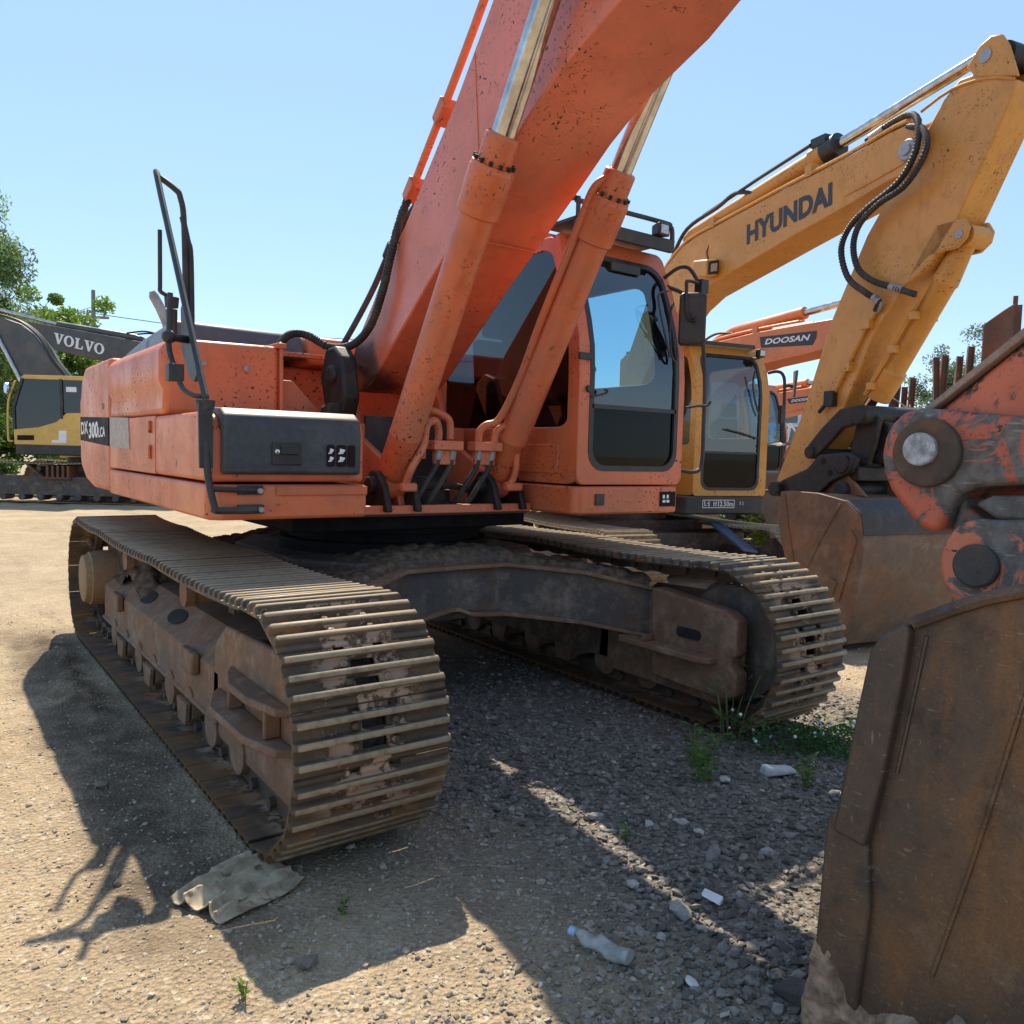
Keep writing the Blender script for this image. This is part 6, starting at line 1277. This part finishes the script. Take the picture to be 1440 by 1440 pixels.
# second grey-boomed machine: only its boom shows above the orange hood
SH = -1.7
bt2 = [(y+SH, z) for y, z in [(2.0,1.7),(1.8,2.6),(1.3,3.6),(.5,4.4),(-.2,4.67),(-1.17,4.82),(-2.4,5.01),(-3.64,5.20),(-4.42,5.31),(-5.1,5.36),(-5.3,5.2)]]
bb2 = [(y+SH, z) for y, z in [(-5.2,4.9),(-4.4,4.62),(-3.2,4.345),(-2.41,4.19),(-1.51,4.055),(-.6,3.85),(.1,3.4),(.7,2.6),(1.4,1.6)]]
V2, vb2 = grey_boom_machine((4.08191-1.7*-.80830, 22.70771-1.7*.58876, 0), math.atan2(-.81, -.59), 'excavator whose dark grey boom with white serif lettering rises over the yard', False, bt2, bb2)
build('cab', MB().box(.55,1.5,-1.35,.45,1.2,3.0), YELLOW_V, V2, .08)
def serif_word(parent, origin, right, up, W, H):
    glyphs = {
     'V': [[(0,1),(.46,1),(.46,.90),(.37,.90),(.56,.34),(.70,.90),(.60,.90),(.60,1),(.98,1),(.98,.90),(.88,.90),(.58,0),(.42,0),(.10,.90),(0,.90)]],
     'L': [[(0,1),(.48,1),(.48,.90),(.37,.90),(.37,.11),(.66,.11),(.72,.34),(.84,.34),(.80,0),(0,0),(0,.10),(.11,.10),(.11,.90),(0,.90)]],
    }
    n = 28; ring = []
    for i in range(n):
        a, b = 2*math.pi*i/n, 2*math.pi*(i+1)/n
        ring.append([(.5+.5*math.cos(a),.5+.52*math.sin(a)),(.5+.5*math.cos(b),.5+.52*math.sin(b)),(.5+.24*math.cos(b),.5+.40*math.sin(b)),(.5+.24*math.cos(a),.5+.40*math.sin(a))])
    glyphs['O'] = ring; x = 0; polys = []; adv = {'V': 1.0, 'O': 1.08, 'L': .92}; tot = sum(adv[c] for c in 'VOLVO')-.06
    for c in 'VOLVO':
        polys += [[((x+p)/tot, q) for p, q in P] for P in glyphs[c]]; x += adv[c]
    return strokes('boom_lettering', polys, WHITE, parent, origin, right, up, W, H, .003, .006)
serif_word(vb2, (.27,-3.64+SH,4.66), (0,1.59,-.335), (0,.10,1.0), 1.63, .33)
avc = build('arm_cylinder', MB().rod([((0,-.9+SH,4.86),.08),((0,-1.17+SH,4.92),.115),((0,-3.64+SH,5.27),.115)], 18), GREY_V, V2); build('rod', MB().rod([((0,-3.64+SH,5.27),.06),((0,-5.6+SH,5.72),.06)], 14), CHROME, avc)
build('boom_hose', MB().tube([(.1,.2+SH,4.6),(.1,-.3+SH,4.98),(.1,-.8+SH,5.12),(.1,-1.4+SH,5.05)], .03, 6, smooth=4).tube([(-.05,.2+SH,4.6),(-.05,-.2+SH,4.95),(-.05,-.7+SH,5.08),(-.05,-1.3+SH,5.02)], .03, 6, smooth=4), RUBBER, vb2)
# ------------------------------------------------------------------ scrap steel rack behind the yellow arm
def h_post(base, top, w, label):
    b = Vector(base); t = Vector(top); d = (t-b).normalized(); u = d.cross(Vector((.6,-.8,0))).normalized(); v = d.cross(u); mb = MB()
    sec = [(-1,-1),(1,-1),(1,-.75),(.13,-.75),(.13,.75),(1,.75),(1,1),(-1,1),(-1,.75),(-.13,.75),(-.13,-.75),(-1,-.75)]
    mb.loft([[p+u*(x*w/2)+v*(y*w/2) for x, y in sec] for p in (b, t)]); return build('steel_post', mb, RUSTSCRAP, label=label, cat='steel post', group='steel posts behind the yellow arm')
h_post((12.80,3.66,0), (13.02,3.60,3.31), .17, 'thickest of the left rusty posts, just right of the yellow bucket cylinder')
h_post((13.08,3.50,0), (13.13,3.49,3.05), .10, 'short thin dark post between two taller rusty posts')
h_post((13.14,3.44,0), (13.27,3.41,3.23), .11, 'slim rusty post right of the short dark post')
h_post((13.82,3.02,0), (13.64,3.17,3.64), .11, 'left-leaning rusty post of the crossed pair')
h_post((13.66,3.08,0), (13.79,3.07,3.69), .12, 'right-leaning rusty post of the crossed pair')
h_post((13.85,2.90,0), (14.03,2.90,3.68), .11, 'upright rusty post with a ragged brown flap on its left')
h_post((13.97,2.80,0), (14.21,2.78,3.88), .12, 'tallest rusty post, left of the curved sheet')
build('rail_stub', MB().box(13.05,13.26,3.40,3.46,2.80,2.84), RUSTSCRAP, label='short rusty crossbar joining two slim posts', cat='steel bar')
fl_ = MB().slab([Vector(p) for p in [(13.86,2.96,2.75),(14.0,2.88,2.75),(14.03,2.87,3.28),(13.96,2.90,3.40),(13.95,2.92,3.12),(13.86,2.96,2.98)]], (.05,.07,0)); build('scrap_flap', fl_, RUSTSCRAP, label='ragged rust-brown steel flap leaning on the upright post', cat='scrap steel')
# curved rusty sheet standing on end
g = MB(); rows = []
for i in range(9):
    q = i/8; c = Vector((10.70+.40*q, .98-.26*q, 0))+Vector((.5,.8,0))*(-.10*math.sin(math.pi*q)); n_ = Vector((.35,.55,0)).normalized()*.03
    z0, z1 = 0., 3.71+.33*q+.04*math.sin(q*3); rows.append([c+Vector((0,0,z0)), c+n_+Vector((0,0,z0)), c+n_+Vector((0,0,z1)), c+Vector((0,0,z1))])
g.loft(rows); g.prz([(11.08,.76),(11.14,.64),(11.24,.70),(11.18,.83)], 0, 4.02); g.prz([(11.09,.76),(11.12,.70),(11.15,.74)], 4.0, 4.16)
build('curved_steel_sheet', g, RUSTSCRAP, sharp=40, label='large curved rust-brown steel sheet standing upright behind the orange arm', cat='scrap steel')
# rusty bin below the posts
bn = empty('scrap_bin', (12.3,3.2,0), label='rust-brown steel bin with a reddish side behind the yellow bucket', cat='bin')
build('bin_wall', MB().slab([(.05,1.05,0),(1.05,.25,0),(1.05,.25,2.62),(.10,1.02,2.62)], (.06,.08,0)), RUSTSCRAP, bn, .01)
build('bin_side', MB().slab([(.30,.62,1.0),(.95,.12,1.0),(1.0,.08,2.05),(.72,.30,2.15),(.32,.60,2.02)], (.05,.06,0)), m_plain('faded_red_paint', (.33,.13,.09), .8, 0, .25, .2, .3), bn, .01)
build('bin_rim', MB().tube([(.02,1.0,1.72),(1.05,.18,1.74)], .05, 6), m_plain('pale_rim', (.5,.46,.4), .7), bn)
# scrap pile top (brush and wire) seen over the arm boss
tw = MB(); rg_ = np.random.default_rng(91)
for i in range(70):
    p = Vector((10.9+rg_.uniform(-.6,.6), 1.75+rg_.uniform(-.5,.5), 2.0+rg_.uniform(0,.45))); d = Vector(rg_.normal(0,.28,3)); d.z *= .5; tw.tube([p, p+d*.5+Vector((0,0,.05)), p+d], .010, 4, smooth=2)
for i in range(14): p = Vector((10.9+rg_.uniform(-.5,.5), 1.75+rg_.uniform(-.4,.4), 0)); tw.tube([p, p+Vector((0,0,2.2))], .02, 4)
build('brushwood', tw, m_plain('dry_twigs', (.33,.28,.20), .9, 0, .4), sharp=70, kind='stuff', label='tangle of dry brushwood heaped behind the arm joint', cat='brushwood')
# pale building with window bands far behind the orange machines
PALE = m_plain('pale_wall', (.55,.60,.64), .6); pb = empty('pale_building', (23.4,13.4,0), label='pale building with banded windows glimpsed between yellow cab and orange arm', cat='building')
dv = Vector((.81,-.59,0)); nv = Vector((.59,.81,0))
def slab2(a, b, z0, z1, off, th): return MB().slab([dv*a+nv*off+Vector((0,0,z0)), dv*b+nv*off+Vector((0,0,z0)), dv*b+nv*off+Vector((0,0,z1)), dv*a+nv*off+Vector((0,0,z1))], nv*th)
build('wall', slab2(-4, 3, 0, 3.7, 0, 3), PALE, pb)
for k in range(5):
    for z in (2.2, 2.95): wn = build('window', slab2(-2.5+k*1.0, -1.65+k*1.0, z, z+.6, -.03, .02), m_glass('pale_window', (.3,.4,.45)) if (k, z) == (0, 2.2) else bpy.data.materials['pale_window'], pb)
build('roof_edge', slab2(-4.1, 3.1, 3.7, 3.85, -.15, 3.3), m_plain('roof_edge_grey', (.3,.32,.34), .6), pb)
tr_ = empty('white_truck', (20.6,11.2,0), label='white flatbed side and ladder frame in front of the pale building', cat='truck')
build('truck_bed', slab2(-2.2, 1.6, .75, 1.55, 0, 1.6), m_plain('white_paint', (.6,.6,.6), .5), tr_, .02); build('truck_frame', MB().tube([dv*-.3+Vector((0,0,1.5)), dv*-.1+Vector((0,0,2.75))], .05, 6).tube([dv*-.1+Vector((0,0,2.75)), dv*.9+Vector((0,0,1.5))], .04, 6), m_plain('white_tube', (.65,.65,.65), .5), tr_)
wm = MB()
for a in (-1.6, 1.0): wm.cyl(dv*a+nv*-.02+Vector((0,0,.42)), dv*a+nv*.25+Vector((0,0,.42)), .42, seg=20)
build('wheel', wm, RUBBER, tr_)
for o in list(bpy.data.objects):
    if o.type == 'EMPTY' and not o.children: bpy.data.objects.remove(o)
